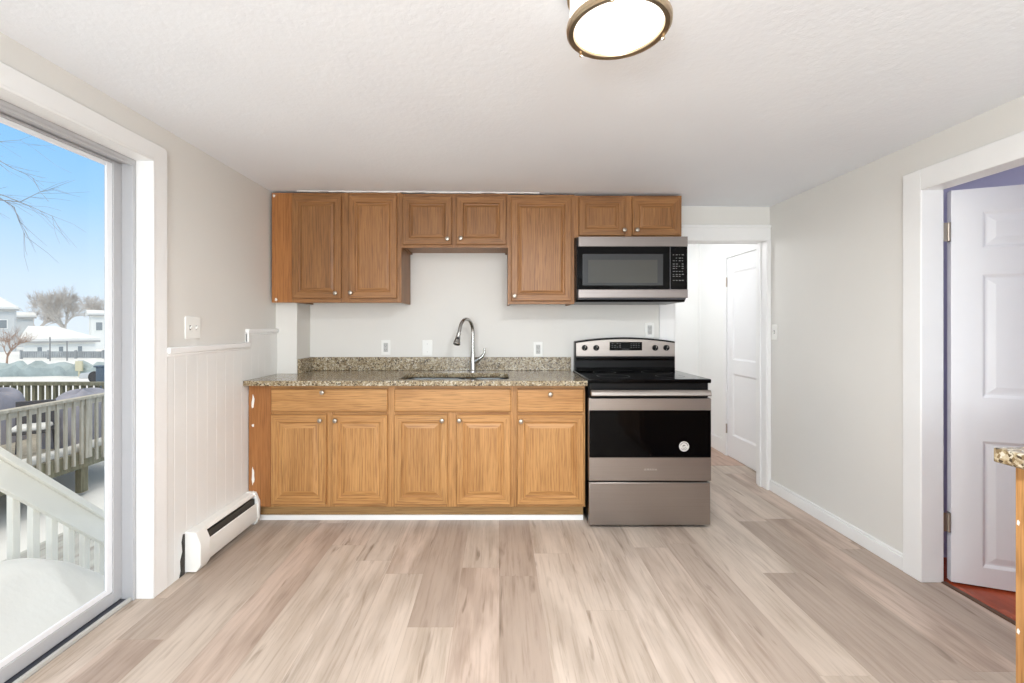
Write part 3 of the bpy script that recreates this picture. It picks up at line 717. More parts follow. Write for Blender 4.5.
for r_ in range(3):
    for k in range(4):
        if random.random() < .85:
            xa = .832+k*.019; m.box(xa, xa+.012, 3.3617, 3.3626, 1.112-r_*.013, 1.1165-r_*.013)
        xa = .972+k*.019; m.box(xa, xa+.010, 3.3617, 3.3626, 1.112-r_*.013, 1.1155-r_*.013)
m.box(.908, .962, 3.3617, 3.3626, 1.073, 1.076)
m.build('printed_marks', M['markdim'], dsp, OR, smooth=False)
for px in (584.6, 596.2, 655.0, 666.2):
    kx = (px-499)/135.2; kz = 1.084
    k_ = MB().lathe([(.0215, 0), (.0205, .014), (.018, .018), (.004, .0185)], (kx, 3.3664, kz), 'Y', 24, sgn=-1).box(kx-.004, kx+.004, 3.333, 3.349, kz-.017, kz+.017).build('control_knob', M['black'], cp, OR, .001)
    MB().box(kx-.0012, kx+.0012, 3.3322, 3.3332, kz+.001, kz+.016).build('pointer_mark', M['markwhite'], k_, OR, smooth=False)
    MB().box(kx-.007, kx+.007, 3.3472, 3.3482, kz-.012, kz-.0095).build('position_mark', M['markwhite'], k_, OR, smooth=False)
# front: door, handle, drawer
dr_ = MB().box(X0+.001, X1-.001, 2.798, 2.836, .292, .800).build('oven_door', M['steel'], rg, OR, .003)
dr_['label'] = 'stainless oven door with black glass'
MB().box(X0+.003, X1-.003, 2.7955, 2.7985, .436, .727).build('door_glass', M['blackglass'], dr_, OR, .001)
MB().box(X0+.012, X1-.012, 2.815, 2.836, .803, .892).build('vent_strip', M['black'], rg, OR, .003)
m = MB(); m.prism([(2.741, .822), (2.737, .826), (2.739, .838), (2.744, .850), (2.751, .857), (2.760, .858), (2.764, .850), (2.764, .828), (2.757, .822)], 'X', .557, 1.281)
hn = m.build('door_handle', M['steel'], dr_, OR, .002)
for xa in (.570, 1.240):
    MB().box(xa, xa+.028, 2.755, 2.80, .828, .850).build('handle_bracket', M['black'], hn, OR, .003)
MB().box(X0+.012, X1-.012, 2.800, 2.815, .8005, .8025).build('door_gasket', M['black'], dr_, OR)
MB().box(X0+.003, X1-.003, 2.803, 2.83, .018, .281).build('storage_drawer', M['steel'], rg, OR, .004)
text('lettering', 'AMANA', .017, M['markwhite'], dr_, (.932-.929, 2.7975-3.1, .362), 1.5)
st = MB().lathe([(.031, 0), (.031, .0006), (.002, .0007)], (1.137, 2.7954, .505), 'Y', 32, sgn=-1).build('energy_sticker', M['sticker'], dr_, OR)
st['label'] = 'round silver sticker on oven glass'
m = MB()
def ring_arc(r0, r1, a0_, a1_, n=14):
    for k in range(n):
        a, b = a0_+(a1_-a0_)*k/n, a0_+(a1_-a0_)*(k+1)/n
        m.add([(1.137+r0*math.cos(a), 2.7944, .505+r0*math.sin(a)), (1.137+r1*math.cos(a), 2.7944, .505+r1*math.sin(a)), (1.137+r1*math.cos(b), 2.7944, .505+r1*math.sin(b)), (1.137+r0*math.cos(b), 2.7944, .505+r0*math.sin(b))], [(0,1,2,3)])
ring_arc(.021, .025, .1, PI-.3); ring_arc(.019, .022, PI+.6, 2*PI-.5); ring_arc(.004, .010, .6, PI+.2); ring_arc(.010, .013, PI+.8, 2*PI-.2)
m.build('sticker_print', M['stickerline'], st, OR, smooth=False)

# ================================================================== MICROWAVE
mw = root('microwave', (.896, 3.26, 1.407), 'stainless over-the-range microwave mounted below the short cabinet', 'microwave')
OM = (.896, 3.26, 1.407); A, B = .523, 1.270
MB().prism([(3.062+.02, 1.434), (3.11, 1.409), (YB-.001, 1.407), (YB-.001, 1.846), (3.082, 1.846)], 'X', A+.002, B-.002).build('body', M['black'], mw, OM, .003)
MB().box(A+.01, B-.01, 3.066, 3.09, 1.424, 1.436).build('underside_lip', M['darkmetal'], mw, OM, .003)
MB().box(A+.012, B, 3.060, 3.084, 1.780, 1.847).build('top_band', M['mwsteel'], mw, OM, .002)
MB().box(A+.010, B, 3.058, 3.084, 1.434, 1.492).build('bottom_band', M['mwsteel'], mw, OM, .003)
dm = MB().box(A+.006, 1.150, 3.062, 3.084, 1.4925, 1.7795).build('door', M['blackglass'], mw, OM, .002)
MB().box(.562, 1.104, 3.0605, 3.0625, 1.518, 1.730).build('window', M['mwglass2'], dm, OM, .001)
MB().box(.600, 1.066, 3.0598, 3.0607, 1.535, 1.690).build('mesh_with_reflection', M['mwglass'], dm, OM, .0005)
pc = MB().box(1.157, B-.001, 3.0625, 3.084, 1.4925, 1.7795).build('control_panel', M['blackglass'], mw, OM, .002)
MB().box(1.151, 1.156, 3.064, 3.084, 1.4925, 1.7795).build('seam_strip', M['markdim'], mw, OM)
m = MB(); random.seed(4)
for z in (1.722, 1.700, 1.682, 1.660, 1.645, 1.630, 1.610, 1.590, 1.577, 1.55):
    for k in range(4):
        if random.random() < .85:
            xa = 1.170+k*.020; m.box(xa, xa+random.choice((.008, .012, .014)), 3.0617, 3.0627, z, z+.0042)
m.build('printed_marks', M['mark'], pc, OM, smooth=False)

# ================================================================== BASEBOARD HEATER
bh = root('baseboard_heater', (XL+.012, 2.56, 0), 'white metal baseboard heater under the beadboard beside the oak cabinets', 'heater')
OB = (XL+.012, 2.56, 0); xb = XL+.012
MB().box(xb, xb+.006, 2.30, 2.838, .02, .205).prism([(xb+.006, .195), (xb+.006, .205), (xb+.04, .205), (xb+.058, .192), (xb+.058, .186), (xb+.038, .198)], 'Y', 2.30, 2.838).build('back_panel', M['plate'], bh, OB, .001)
MB().prism([(xb+.066, .142), (xb+.072, .138), (xb+.076, .05), (xb+.064, .03), (xb+.060, .032), (xb+.070, .052), (xb+.066, .135)], 'Y', 2.30, 2.838).build('front_cover', M['plate'], bh, OB, .001)
MB().box(xb+.008, xb+.058, 2.31, 2.83, .05, .172).build('heating_fins', M['slot'], bh, OB)
cap = [(xb, .008), (xb+.058, .008), (xb+.079, .040), (xb+.079, .150), (xb+.056, .206), (xb, .210)]
MB().prism(cap, 'Y', 2.285, 2.362).build('end_cap', M['plate'], bh, OB, .002)
MB().prism(cap, 'Y', 2.834, 2.857).build('end_cap', M['plate'], bh, OB, .002)

# ================================================================== OUTLETS AND SWITCHES
def plate_root(name, loc, label, cat, rz=0, group=None):
    return root(name, loc, label, cat, group, rz=rz)
def outlet(loc, label):
    r = plate_root('wall_outlet', loc, label, 'outlet', 0, 'outlets on the wall behind the counter')
    MB().box(-.035, .035, -.006, 0, -.057, .057).build('cover_plate', M['plate'], r, bevel=.003)
    s_ = MB().box(-.0165, .0165, -.0085, -.006, -.034, .034).build('socket', M['socket'], r, bevel=.002)
    m = MB()
    for z in (-.018, .016):
        m.box(-.008, -.006, -.0092, -.0084, z-.004, z+.006).box(.006, .008, -.0092, -.0084, z-.003, z+.006).box(-.002, .002, -.0092, -.0084, z-.011, z-.007)
    m.build('slots', M['slot'], s_)
    return r
outlet((-.862, YB, 1.082), 'white outlet above the backsplash over the wide-drawer base cabinet')
outlet((.298, YB, 1.068), 'white outlet above the backsplash between faucet and stove')
o = outlet((1.148, YB, 1.215), 'white outlet above the stove beside the hall doorway casing')
r = plate_root('blank_plate', (-.546, YB, 1.078), 'blank white cover plate above the backsplash just beside the faucet', 'cover plate')
MB().box(-.038, .038, -.006, 0, -.060, .060).build('cover_plate', M['plate'], r, bevel=.003)
for z in (-.03, .03): MB().lathe([(.003, 0), (.003, .001), (.001, .0015)], (0, -.006, z), 'Y', 10, sgn=-1).build('screw', M['socket'], r)
def switch(loc, rz, n, label):
    r = plate_root('light_switch', loc, label, 'light switch', rz)
    hw = .035 if n == 1 else .058
    MB().box(-hw, hw, -.006, 0, -.057, .057).build('cover_plate', M['plate'], r, bevel=.003)
    for k in range(n):
        cx_ = 0 if n == 1 else (-.023+.046*k)
        MB().box(cx_-.005, cx_+.005, -.0068, -.006, -.012, .012).build('toggle_slot', M['socket'] if k else M['slot'], r)
        MB().prism([(-.0065, -.008), (-.0065, .006), (-.016, .011), (-.017, .003)], 'X', cx_-.0035, cx_+.0035).build('toggle', M['plate'], r, bevel=.001)
    return r
switch((XL, 2.357, 1.236), PI/2, 2, 'white double light switch above the beadboard beside the sliding door')
switch((XR, 3.405, 1.20), -PI/2, 1, 'white single light switch beside the hall doorway')

# ================================================================== CEILING LIGHT
LX, LY = .320, 1.222; lz = ceil_z(LX)
cl = root('ceiling_light', (LX, LY, lz), 'round flush-mount ceiling light with nickel rings and frosted glass', 'ceiling light')
OL = (LX, LY, lz)
MB().lathe([(.002, lz-.001), (.118, lz-.001), (.120, lz-.012), (.134, lz-.016), (.136, lz-.032), (.130, lz-.034), (.002, lz-.034)], (LX, LY, 0), 'Z', 56).build('ceiling_pan', M['lamp_ring'], cl, OL)
MB().lathe([(.128, lz-.034), (.128, 2.054)], (LX, LY, 0), 'Z', 56).build('glass_drum', M['lampside'], cl, OL)
rg_ = MB(); prof = [(.117, 2.041), (.119, 2.038), (.132, 2.036), (.137, 2.041), (.138, 2.051), (.135, 2.055), (.123, 2.055), (.117, 2.052)]
n = 64; vs = [(LX+r*math.cos(2*PI*k/n), LY+r*math.sin(2*PI*k/n), z) for r, z in prof for k in range(n)]; q = len(prof)
rg_.add(vs, [(i*n+k, i*n+(k+1)%n, ((i+1)%q)*n+(k+1)%n, ((i+1)%q)*n+k) for i in range(q) for k in range(n)]).build('trim_ring', M['lamp_ring'], cl, OL)
MB().lathe([(.1175, 2.050), (.115, 2.043), (.09, 2.039), (.05, 2.037), (.002, 2.0365)], (LX, LY, 0), 'Z', 56).build('diffuser', M['lampglass'], cl, OL)
for a in (2.25, .16, -1.94):
    MB().lathe([(.002, 2.027), (.004, 2.028), (.0052, 2.031), (.004, 2.035), (.003, 2.039)], (LX+.130*math.cos(a), LY+.130*math.sin(a), 0), 'Z', 12).build('finial', M['lamp_ring'], cl, OL)

# ================================================================== NEAR CABINET AT THE RIGHT EDGE
pr = root('base_cabinet', (1.388, 1.222, 0), 'oak base cabinet at the photo edge in front of the bedroom doorway', 'cabinet', rz=-PI/2)
w_ = .90
dq = [(.04, w_-.04, ZR0, ZR1)]; oq = [(.04, .44, ZD, ZD1), (.46, w_-.04, ZD, ZD1)]
carcass(pr, w_, .109, .874, .66, LOW, [op(*q) for q in dq+oq], toe=True)
MB().box(0, w_, .07, .085, 0, .109).box(0, .016, 0.07, .66, 0, .109).build('toe_board', M['ply'], pr)
d = drawer_front(pr, *dq[0], LOW); knob(d, w_/2, .80, -.019)
for q, kx in zip(oq, (.41, .49)):
    d = cab_door(pr, *q, LOW, .028, fw=.05); knob(d, kx, .657, -.019)
for z in (.72, .43): MB().prism([(.003, z-.006), (.008, z-.008), (.010, z+.002), (.006, z+.007), (.004, z+.004)], 'Y', -.0012, 0).build('paint_chip', M['caulk'], pr, smooth=False)
p2 = tag(MB().box(1.347, 2.063, .30, 1.241, .875, .915).build('countertop', M['granite'], None, (1.347, 1.241, .875), .004), 'short granite countertop on the near oak cabinet at the photo edge', 'countertop')

# ================================================================== OUTSIDE
GZ = -1.6
def ground():
    m = MB(); nx, ny = 46, 46; vs = []
    random.seed(2)
    for i in range(nx+1):
        for j in range(ny+1):
            x = -1.9 - 130*(i/nx)**2.2; y = -25 + 150*(j/ny)
            z = GZ + (.05*math.sin(x*.9+y*.7)+.04*math.sin(x*1.7-y*1.1))*(1 if x < -6.4 else .2) - .05
            vs.append((x, y, z))
    m.add(vs, [(i*(ny+1)+j, (i+1)*(ny+1)+j, (i+1)*(ny+1)+j+1, i*(ny+1)+j+1) for i in range(nx) for j in range(ny)])
    return m
struct(ground().build('ground', M['snow']), 'snow-covered yards beyond the deck', 'snowy ground')
struct(MB().box(-5.95, -1.85, 2.6, 14, GZ-.1, GZ+.03).build('ground_patio', M['greywood'], smooth=False), 'grey weathered board walkway seen between the white balusters', 'walkway')
# own deck platform and stairs
struct(MB().box(-3.0, -1.805, -1.2, 2.30, -.24, -.16).box(-3.0, -2.88, 2.15, 2.28, GZ, -.24).box(-3.0, -2.88, -1.1, -.98, GZ, -.24).build('floor_deck', M['greywood'], smooth=False), 'snow-covered deck landing just outside the sliding door', 'deck')
stp = root('deck_stairs', (-2.1, 2.3, GZ), 'grey wooden stairs descending from the deck landing behind the snow drift', 'stairs')
OST = (-2.1, 2.3, GZ)
for k in range(7):
    MB().box(-2.48, -1.86, 2.3+k*.20, 2.3+k*.20+.23, -.36-k*.19-.035, -.36-k*.19).build('tread', M['greywood'], stp, OST, smooth=False)
for x in (-2.44, -1.92):
    MB().prism([(2.30, -.42), (2.30, -.72), (3.55, GZ+.03), (3.82, GZ+.03)], 'X', x, x+.04).build('stringer', M['greywood'], stp, OST, smooth=False)
# snow drift on the landing
def drift():
    m = MB(); nx, ny = 34, 44; x0, x1, y0, y1 = -2.98, -1.81, -.9, 2.74; vs = []
    def H(x, y):
        u = (x-x0)/(x1-x0)
        e = min(1, max(0, (y1-y)/.62)); e = e*e*(3-2*e)
        h_ = .08 + .285*math.exp(-((x+2.2)/.42)**2)*math.exp(-((y-1.8)/.85)**2) + .015*math.sin(x*7+y*3)
        sd_ = min(1, max(0, (x-x0)/.22)); fr_ = min(1, max(0.25, (x1-x)/.30))
        return -.165 + h_*e*sd_*(.55+.45*fr_) - (1-e)*.32*min(1, max(0, (y-2.28)/.3))
    for i in range(nx+1):
        for j in range(ny+1):
            x = x0+(x1-x0)*i/nx; y = y0+(y1-y0)*j/ny; vs.append((x, y, H(x, y)))
    n = len(vs); vs += [(x, y, (-.21 if y < 2.29 else -.55)) for x, y, z in vs]
    g = lambda i, j: i*(ny+1)+j; fs = []
    for i in range(nx):
        for j in range(ny):
            fs.append((g(i,j), g(i+1,j), g(i+1,j+1), g(i,j+1))); fs.append((n+g(i,j), n+g(i,j+1), n+g(i+1,j+1), n+g(i+1,j)))
    for j in range(ny): fs.append((g(0,j), g(0,j+1), n+g(0,j+1), n+g(0,j))); fs.append((g(nx,j+1), g(nx,j), n+g(nx,j), n+g(nx,j+1)))
    for i in range(nx): fs.append((g(i+1,0), g(i,0), n+g(i,0), n+g(i+1,0))); fs.append((g(i,ny), g(i+1,ny), n+g(i+1,ny), n+g(i,ny)))
    return m.add(vs, fs)
tag(drift().build('snow_drift', M['snow'], angle=60), 'smooth mound of snow on the deck just outside the glass', 'snow', None, 'stuff')
# white stair railing
RX = -2.5
def rz_(y): return .607 - .942*(y-2.28)
sr = root('stair_railing', (RX, 2.3, -.2), 'white painted stair railing sloping down behind the snow drift', 'railing')
OSR = (RX, 2.3, -.2); ya, yb2 = 1.95, 3.5
m = MB()
def sloped(m, xa, xb_, dz0, dz1, y0=ya, y1=yb2):
    m.hexa([(xa, y0, rz_(y0)+dz0), (xb_, y0, rz_(y0)+dz0), (xb_, y1, rz_(y1)+dz0), (xa, y1, rz_(y1)+dz0), (xa, y0, rz_(y0)+dz1), (xb_, y0, rz_(y0)+dz1), (xb_, y1, rz_(y1)+dz1), (xa, y1, rz_(y1)+dz1)])
sloped(m, RX-.045, RX+.06, -.045, 0); m.build('cap_rail', M['whitewood'], sr, OSR, .004)
m = MB(); sloped(m, RX-.005, RX+.035, -.19, -.046); m.build('top_rail', M['whitewood'], sr, OSR, .004)
m = MB(); sloped(m, RX-.02, RX+.02, -.88, -.80); m.build('bottom_rail', M['whitewood'], sr, OSR, .004)
by = 2.06
while by < 3.4:
    m = MB(); hw = .019
    m.box(RX-.04, RX-.006, by-hw, by+hw, rz_(by)-.84, rz_(by)-.05); m.build('baluster', M['whitewood'], sr, OSR, .003); by += .1015
MB().box(RX-.05, RX+.05, 3.5, 3.6, GZ, rz_(3.5)+.08).build('newel_post', M['whitewood'], sr, OSR, .006)
MB().box(RX-.05, RX+.05, 1.85, 1.95, -.2, rz_(1.95)+.08).build('newel_post', M['whitewood'], sr, OSR, .006)

# neighbour's brown deck
nd = root('wooden_deck', (-9.5, 7.5, GZ), 'raised brown weathered wooden deck with baluster railings beyond the snow', 'deck')
OD = (-9.5, 7.5, GZ); DX1, DX0, DY0, DY1, DZ = -7.2, -12.2, 3.6, 9.8, -.95
MB().box(DX0, DX1-.04, DY0, DY1, DZ-.05, DZ).build('deck_boards', M['brownwood'], nd, OD, smooth=False)
MB().box(DX1-.04, DX1, DY0, DY1+1.2, DZ-.26, DZ+.01).box(DX0, DX1-.04, DY1-.04, DY1, DZ-.26, DZ-.05).build('rim_board', M['darkwood'], nd, OD, smooth=False)
for y in (5.2, 7.95, 9.7): MB().box(DX1-.14, DX1-.04, y-.07, y+.07, GZ-.05, DZ-.05).build('support_post', M['darkwood'], nd, OD)
RT = .02
def rail_y(x, y0, y1, step, posts):
    MB().box(x-.07, x+.07, y0, y1, RT-.04, RT).build('hand_rail', M['brownwood'], nd, OD)
    MB().box(x-.02, x+.02, y0, y1, RT-.14, RT-.04).build('top_rail', M['brownwood'], nd, OD)
    y = y0+.05
    while y < y1:
        if not any(abs(y-q) < .09 for q in posts):
            MB().box(x-.0, x+.04, y-.02, y+.02, DZ-.18, RT-.05).build('baluster', M['brownwood'], nd, OD)
        y += step
    for q in posts: MB().box(x-.07, x+.04, q-.06, q+.06, DZ-.1, RT-.04).build('railing_post', M['brownwood'], nd, OD)
rail_y(DX1, 5.6, 9.8, .145, (7.95, 9.72))
MB().box(DX0, DX1-.07, DY1-.07, DY1+.07, RT-.05, RT+.02).build('hand_rail', M['darkwood'], nd, OD)
x = DX0+.1
while x < DX1-.1:
    MB().box(x-.03, x+.03, DY1-.03, DY1+.03, DZ, RT-.05).build('baluster', M['darkwood'], nd, OD); x += .15
# things on that deck
def lump(name, x, y, z, sx_, sy_, sz_, mat, label, cat, sharp=3.0, seed=1):
    m = MB(); random.seed(seed); nu, nv = 24, 12; vs = []
    for j in range(nv+1):
        b_ = (j/nv)*PI/2
        for i in range(nu):
            a = 2*PI*i/nu
            cu = lambda q: math.copysign(abs(q)**(2/sharp), q)
            k = 1+.04*math.sin(5*a+seed)*(1-j/nv)
            vs.append((x+sx_*cu(math.cos(a))*cu(math.cos(b_))*k, y+sy_*cu(math.sin(a))*cu(math.cos(b_))*k, z+sz_*cu(math.sin(b_))*(1+.05*math.sin(3*a+2*seed))))
    fs = [(j*nu+i, j*nu+(i+1)%nu, (j+1)*nu+(i+1)%nu, (j+1)*nu+i) for j in range(nv) for i in range(nu)]
    fs.append(tuple(reversed(range(nu))))
    m.add(vs, fs); return tag(m.build(name, mat, None, (x, y, z), angle=60), label, cat)
lump('grill_cover', -9.5, 8.6, DZ, .35, .35, .98, M['cover'], 'upright purple-grey cover over a grill on the brown deck', 'grill cover', 4, 2)
lump('table_cover', -7.98, 8.75, DZ, .42, .62, .95, M['cover'], 'long purple-grey cover over a table behind the brown deck railing', 'table cover', 3, 5)
pt = root('patio_table', (-8.75, 7.2, DZ), 'dark patio table with snow on top behind the brown railing', 'table')
OP = (-8.75, 7.2, DZ)
MB().lathe([(.55, DZ+.50), (.57, DZ+.51), (.57, DZ+.53), (.01, DZ+.53)], (-8.75, 7.2, 0), 'Z', 28).build('tabletop', M['darkmetal'], pt, OP)
for a in range(4):
    MB().tube([(-8.75+.4*math.cos(a*PI/2+.5), 7.2+.4*math.sin(a*PI/2+.5), DZ), (-8.75+.3*math.cos(a*PI/2+.5), 7.2+.3*math.sin(a*PI/2+.5), DZ+.51)], .025, 8).build('leg', M['darkmetal'], pt, OP)
tag(MB().lathe([(.54, DZ+.531), (.53, DZ+.60), (.40, DZ+.65), (.01, DZ+.66)], (-8.75, 7.2, 0), 'Z', 28).build('snow_cap', M['snow'], None, (-8.75, 7.2, DZ+.531)), 'round cap of snow lying on the dark patio table', 'snow', None, 'stuff')
ch0 = root('patio_chair', (0, 0, 0), 'dark patio chair behind the brown railing, nearer the photo edge', 'chair', 'patio chairs on the brown deck')
MB().box(-.25, .25, -.25, .25, .40, .44).build('seat', M['darkmetal'], ch0, bevel=.01)
MB().box(-.25, .25, .22, .26, .46, .90).build('backrest', M['darkmetal'], ch0, bevel=.01)
MB().box(-.23, .23, -.23, .20, .441, .52).build('seat_snow', M['snow'], ch0, bevel=.03)
for sx_ in (-.22, .22):
    for sy_ in (-.22, .22): MB().tube([(sx_*1.1, sy_*1.1, 0), (sx_, sy_, .41)], .018, 8).build('leg', M['darkmetal'], ch0)
for i, (x, y, a, lb) in enumerate(((-7.86, 6.50, 1.9, 'dark snow-topped patio chair nearest the brown railing, close to the photo edge'), (-7.92, 7.72, .6, 'dark snow-topped patio chair behind the brown railing beside the thick post'), (-9.75, 7.5, 2.6, 'dark snow-topped patio chair on the far side of the patio table'))):
    c = ch0 if i == 0 else copy_tree(ch0)
    c.location = (x, y, DZ); c.rotation_euler = (0, 0, a); c['label'] = lb
tag(MB().hexa([(-7.50, 5.0, DZ), (-7.29, 5.0, DZ), (-7.29, 9.4, DZ), (-7.45, 9.4, DZ), (-7.46, 5.1, DZ+.12), (-7.31, 5.1, DZ+.11), (-7.31, 9.3, DZ+.10), (-7.42, 9.3, DZ+.13)]).build('deck_snow', M['snow'], None, (-7.4, 7.3, DZ), .03), 'strip of snow left along the edge of the brown deck', 'snow', None, 'stuff')
bp_ = root('lamp_post', (-9.15, 10.5, GZ), 'blue-grey square post standing beyond the end of the brown deck', 'post')
MB().box(-9.24, -9.06, 10.42, 10.58, GZ, .30).build('post', M['bluepost'], bp_, (-9.15, 10.5, GZ), .01)
MB().box(-9.27, -9.03, 10.39, 10.61, .30, .34).build('cap', M['bluepost'], bp_, (-9.15, 10.5, GZ), .01)

# far things ------------------------------------------------------------
def P(px, py, Y): s_ = FPX/Y; return ((px-499)/s_, Y, 1.245-(py-326)/s_)
def far_house(name, pxc, Y, wid, dep, eave_h, ridge_h, label, wmat, wins, hip=(0.0, 0.0), rot=45):
    """house at distance Y turned to face the deck; local x along its front, front at -y"""
    c = P(pxc, 326, Y); r = root(name, (c[0], Y, GZ), label, 'house', rz=math.radians(rot)); hw = wid/2
    MB().box(-hw, hw, 0, dep, -.3, eave_h).build('wall', wmat, r, smooth=False)
    ov = .35; t_ = .28; a, b = -hw-ov, hw+ov; f, k = -ov, dep+ov; rl, rr = -hw-ov+hip[0], hw+ov-hip[1]; m_ = dep/2
    vs = [(a, f, eave_h), (b, f, eave_h), (b, k, eave_h), (a, k, eave_h), (a, f, eave_h+t_), (b, f, eave_h+t_), (b, k, eave_h+t_), (a, k, eave_h+t_), (rl, m_, ridge_h), (rr, m_, ridge_h)]
    MB().add(vs, [(0,3,2,1), (0,1,5,4), (1,2,6,5), (2,3,7,6), (3,0,4,7), (4,5,9,8), (6,7,8,9), (5,6,9), (7,4,8)]).build('roof', M['snow'], r, smooth=False)
    MB().box(a, b, f-.05, f, eave_h-.12, eave_h+.06).build('eave', M['eave'], r, smooth=False)
    for (x, z, w_, h_) in wins:
        wf = MB().box(x-w_/2-.1, x+w_/2+.1, -.05, .02, z-.1, z+h_+.1).build('window', M['siding'], r, smooth=False)
        MB().box(x-w_/2, x+w_/2, -.07, -.045, z, z+h_).build('pane', M['housewin'], wf, smooth=False)
    return r
far_house('bungalow', 61, 44, 5.0, 4.0, 1.35, 2.85, 'long white bungalow with a snowy roof and three small windows', M['siding'], [(-1.45, .35, .3, .5), (0.0, .35, .3, .5), (1.35, .35, .3, .5)], (0.6, 3.2))
far_house('gabled_house', -16, 50, 4.6, 5.0, 4.7, 6.7, 'pale grey house with a steep snowy roof at the photo edge', M['greysiding'], [(1.4, 2.6, .6, .9), (-.8, 2.6, .6, .9)], (0.3, 2.2), 45)
far_house('tall_house', 108, 58, 3.2, 4.0, 4.2, 4.9, 'tall white house rising beyond the bungalow roof', M['siding'], [(-.85, 2.3, .6, 1.0), (.8, 2.3, .6, 1.0)], (0, 0))
far_house('snowy_shed', 23, 62, 1.9, 3.0, 4.0, 4.75, 'small snow-roofed shed between the gabled house and bare tree', M['greysiding'], [], (.2, .2))

def fence(name, pts, z0, z1, mat, label, cat, post=2.4):
    r = root(name, (pts[0][0], pts[0][1], z0), label, cat); O_ = (pts[0][0], pts[0][1], z0)
    (xa, ya_), (xb_, yb_) = pts; L_ = math.hypot(xb_-xa, yb_-ya_); n = int(L_/post)
    ux, uy = (xb_-xa)/L_, (yb_-ya_)/L_; nx, ny = -uy*.03, ux*.03
    m = MB(); k = 0.0
    while k < L_-.2:
        a, b = k, k+.16
        p0 = (xa+ux*a, ya_+uy*a); p1 = (xa+ux*b, ya_+uy*b)
        m.hexa([(p0[0]-nx, p0[1]-ny, z0+.05), (p1[0]-nx, p1[1]-ny, z0+.05), (p1[0]+nx, p1[1]+ny, z0+.05), (p0[0]+nx, p0[1]+ny, z0+.05), (p0[0]-nx, p0[1]-ny, z1), (p1[0]-nx, p1[1]-ny, z1), (p1[0]+nx, p1[1]+ny, z1), (p0[0]+nx, p0[1]+ny, z1)]); k += .20
    m.build('fence_boards', mat, r, O_, smooth=False)
    for i in range(n+1):
        px_, py_ = xa+ux*i*post, ya_+uy*i*post
        MB().box(px_-.07, px_+.07, py_-.07, py_+.07, z0-.1, z1+.1).build('fence_post', mat, r, O_)
    return r
fence('board_fence', [(-42, 40), (-32.5, 40)], GZ, GZ+.62, M['fencegrey'], 'low grey board fence in front of the white bungalow', 'fence')
tag(MB().add(*(lambda: (
    [(x, y+dy_*(1+.25*math.sin(x*3)), z+(.12*math.sin(x*5+z*3)+.08*math.sin(x*11) if z > GZ else 0)) for x in [-31+i*.35 for i in range(42)] for (dy_, y, z) in ((-.35, 26.5, GZ-.1), (-.42, 26.5, GZ+.45), (-.15, 26.5, GZ+.68), (.15, 26.5, GZ+.66), (.4, 26.5, GZ+.4), (.35, 26.5, GZ-.1))],
    [(i*6+k, i*6+k+1, (i+1)*6+k+1, (i+1)*6+k) for i in range(41) for k in range(5)] + [tuple(range(6)), tuple(41*6+k for k in reversed(range(6)))]))()).build('hedge', M['teal'], None, (-24, 26.5, GZ)), 'long low bluish-green hedge across the snowy yard', 'hedge')
# parked car
cr = root('parked_car', (-18.7, 23.5, GZ), 'pale parked car with snow on it beside the low hedge', 'car'); OC2 = (-18.7, 23.5, GZ)
body = [(-21, .25), (-20.95, .55), (-20.2, .68), (-19.7, 1.02), (-18.2, 1.05), (-17.5, .72), (-16.7, .66), (-16.6, .28)]
MB().prism([(a, GZ+b*.85) for a, b in body], 'Y', 22.7, 24.3).build('body', M['carpaint'], cr, OC2, .05)
MB().prism([(-20.1, GZ+.60), (-19.66, GZ+.83), (-18.25, GZ+.85), (-17.7, GZ+.60)], 'Y', 22.68, 24.32).build('side_glass', M['carglass'], cr, OC2)
MB().prism([(-19.7, GZ+.885), (-18.2, GZ+.90), (-18.35, GZ+1.0), (-19.6, GZ+1.0)], 'Y', 22.75, 24.25).build('roof_snow', M['snow'], cr, OC2, .03)
for x in (-20.2, -17.5):
    for y in (22.68, 24.12): MB().lathe([(.29, 0), (.3, .03), (.3, .17), (.29, .2)], (x, y, GZ+.29), 'Y', 18).build('wheel', M['tyre'], cr, OC2)
sg = root('yard_sign', (-24.3, 27.4, GZ), 'small tan panel on a post above the hedge', 'sign'); p0 = P(80, 366, 26)
MB().box(p0[0]-.2, p0[0]+.2, 25.9, 26.0, P(0, 371, 26)[2], P(0, 361, 26)[2]).build('panel', M['sign'], sg, (-24.3, 27.4, GZ), .02)
MB().box(p0[0]-.04, p0[0]+.04, 25.92, 25.98, GZ-.1, P(0, 371, 26)[2]).build('post', M['sign'], sg, (-24.3, 27.4, GZ))
for i, (px, yt, lb) in enumerate(((50, 337, 'thin dark pole before the bungalow, the taller of two'), (67, 341, 'thin dark pole before the bungalow, the shorter of two'))):
    q = P(px, yt, 38)
    tag(MB().tube([(q[0], 38, GZ-.1), q], .045, 8).build('street_pole', M['pole'], None, (q[0], 38, GZ)), lb, 'pole', 'street poles')

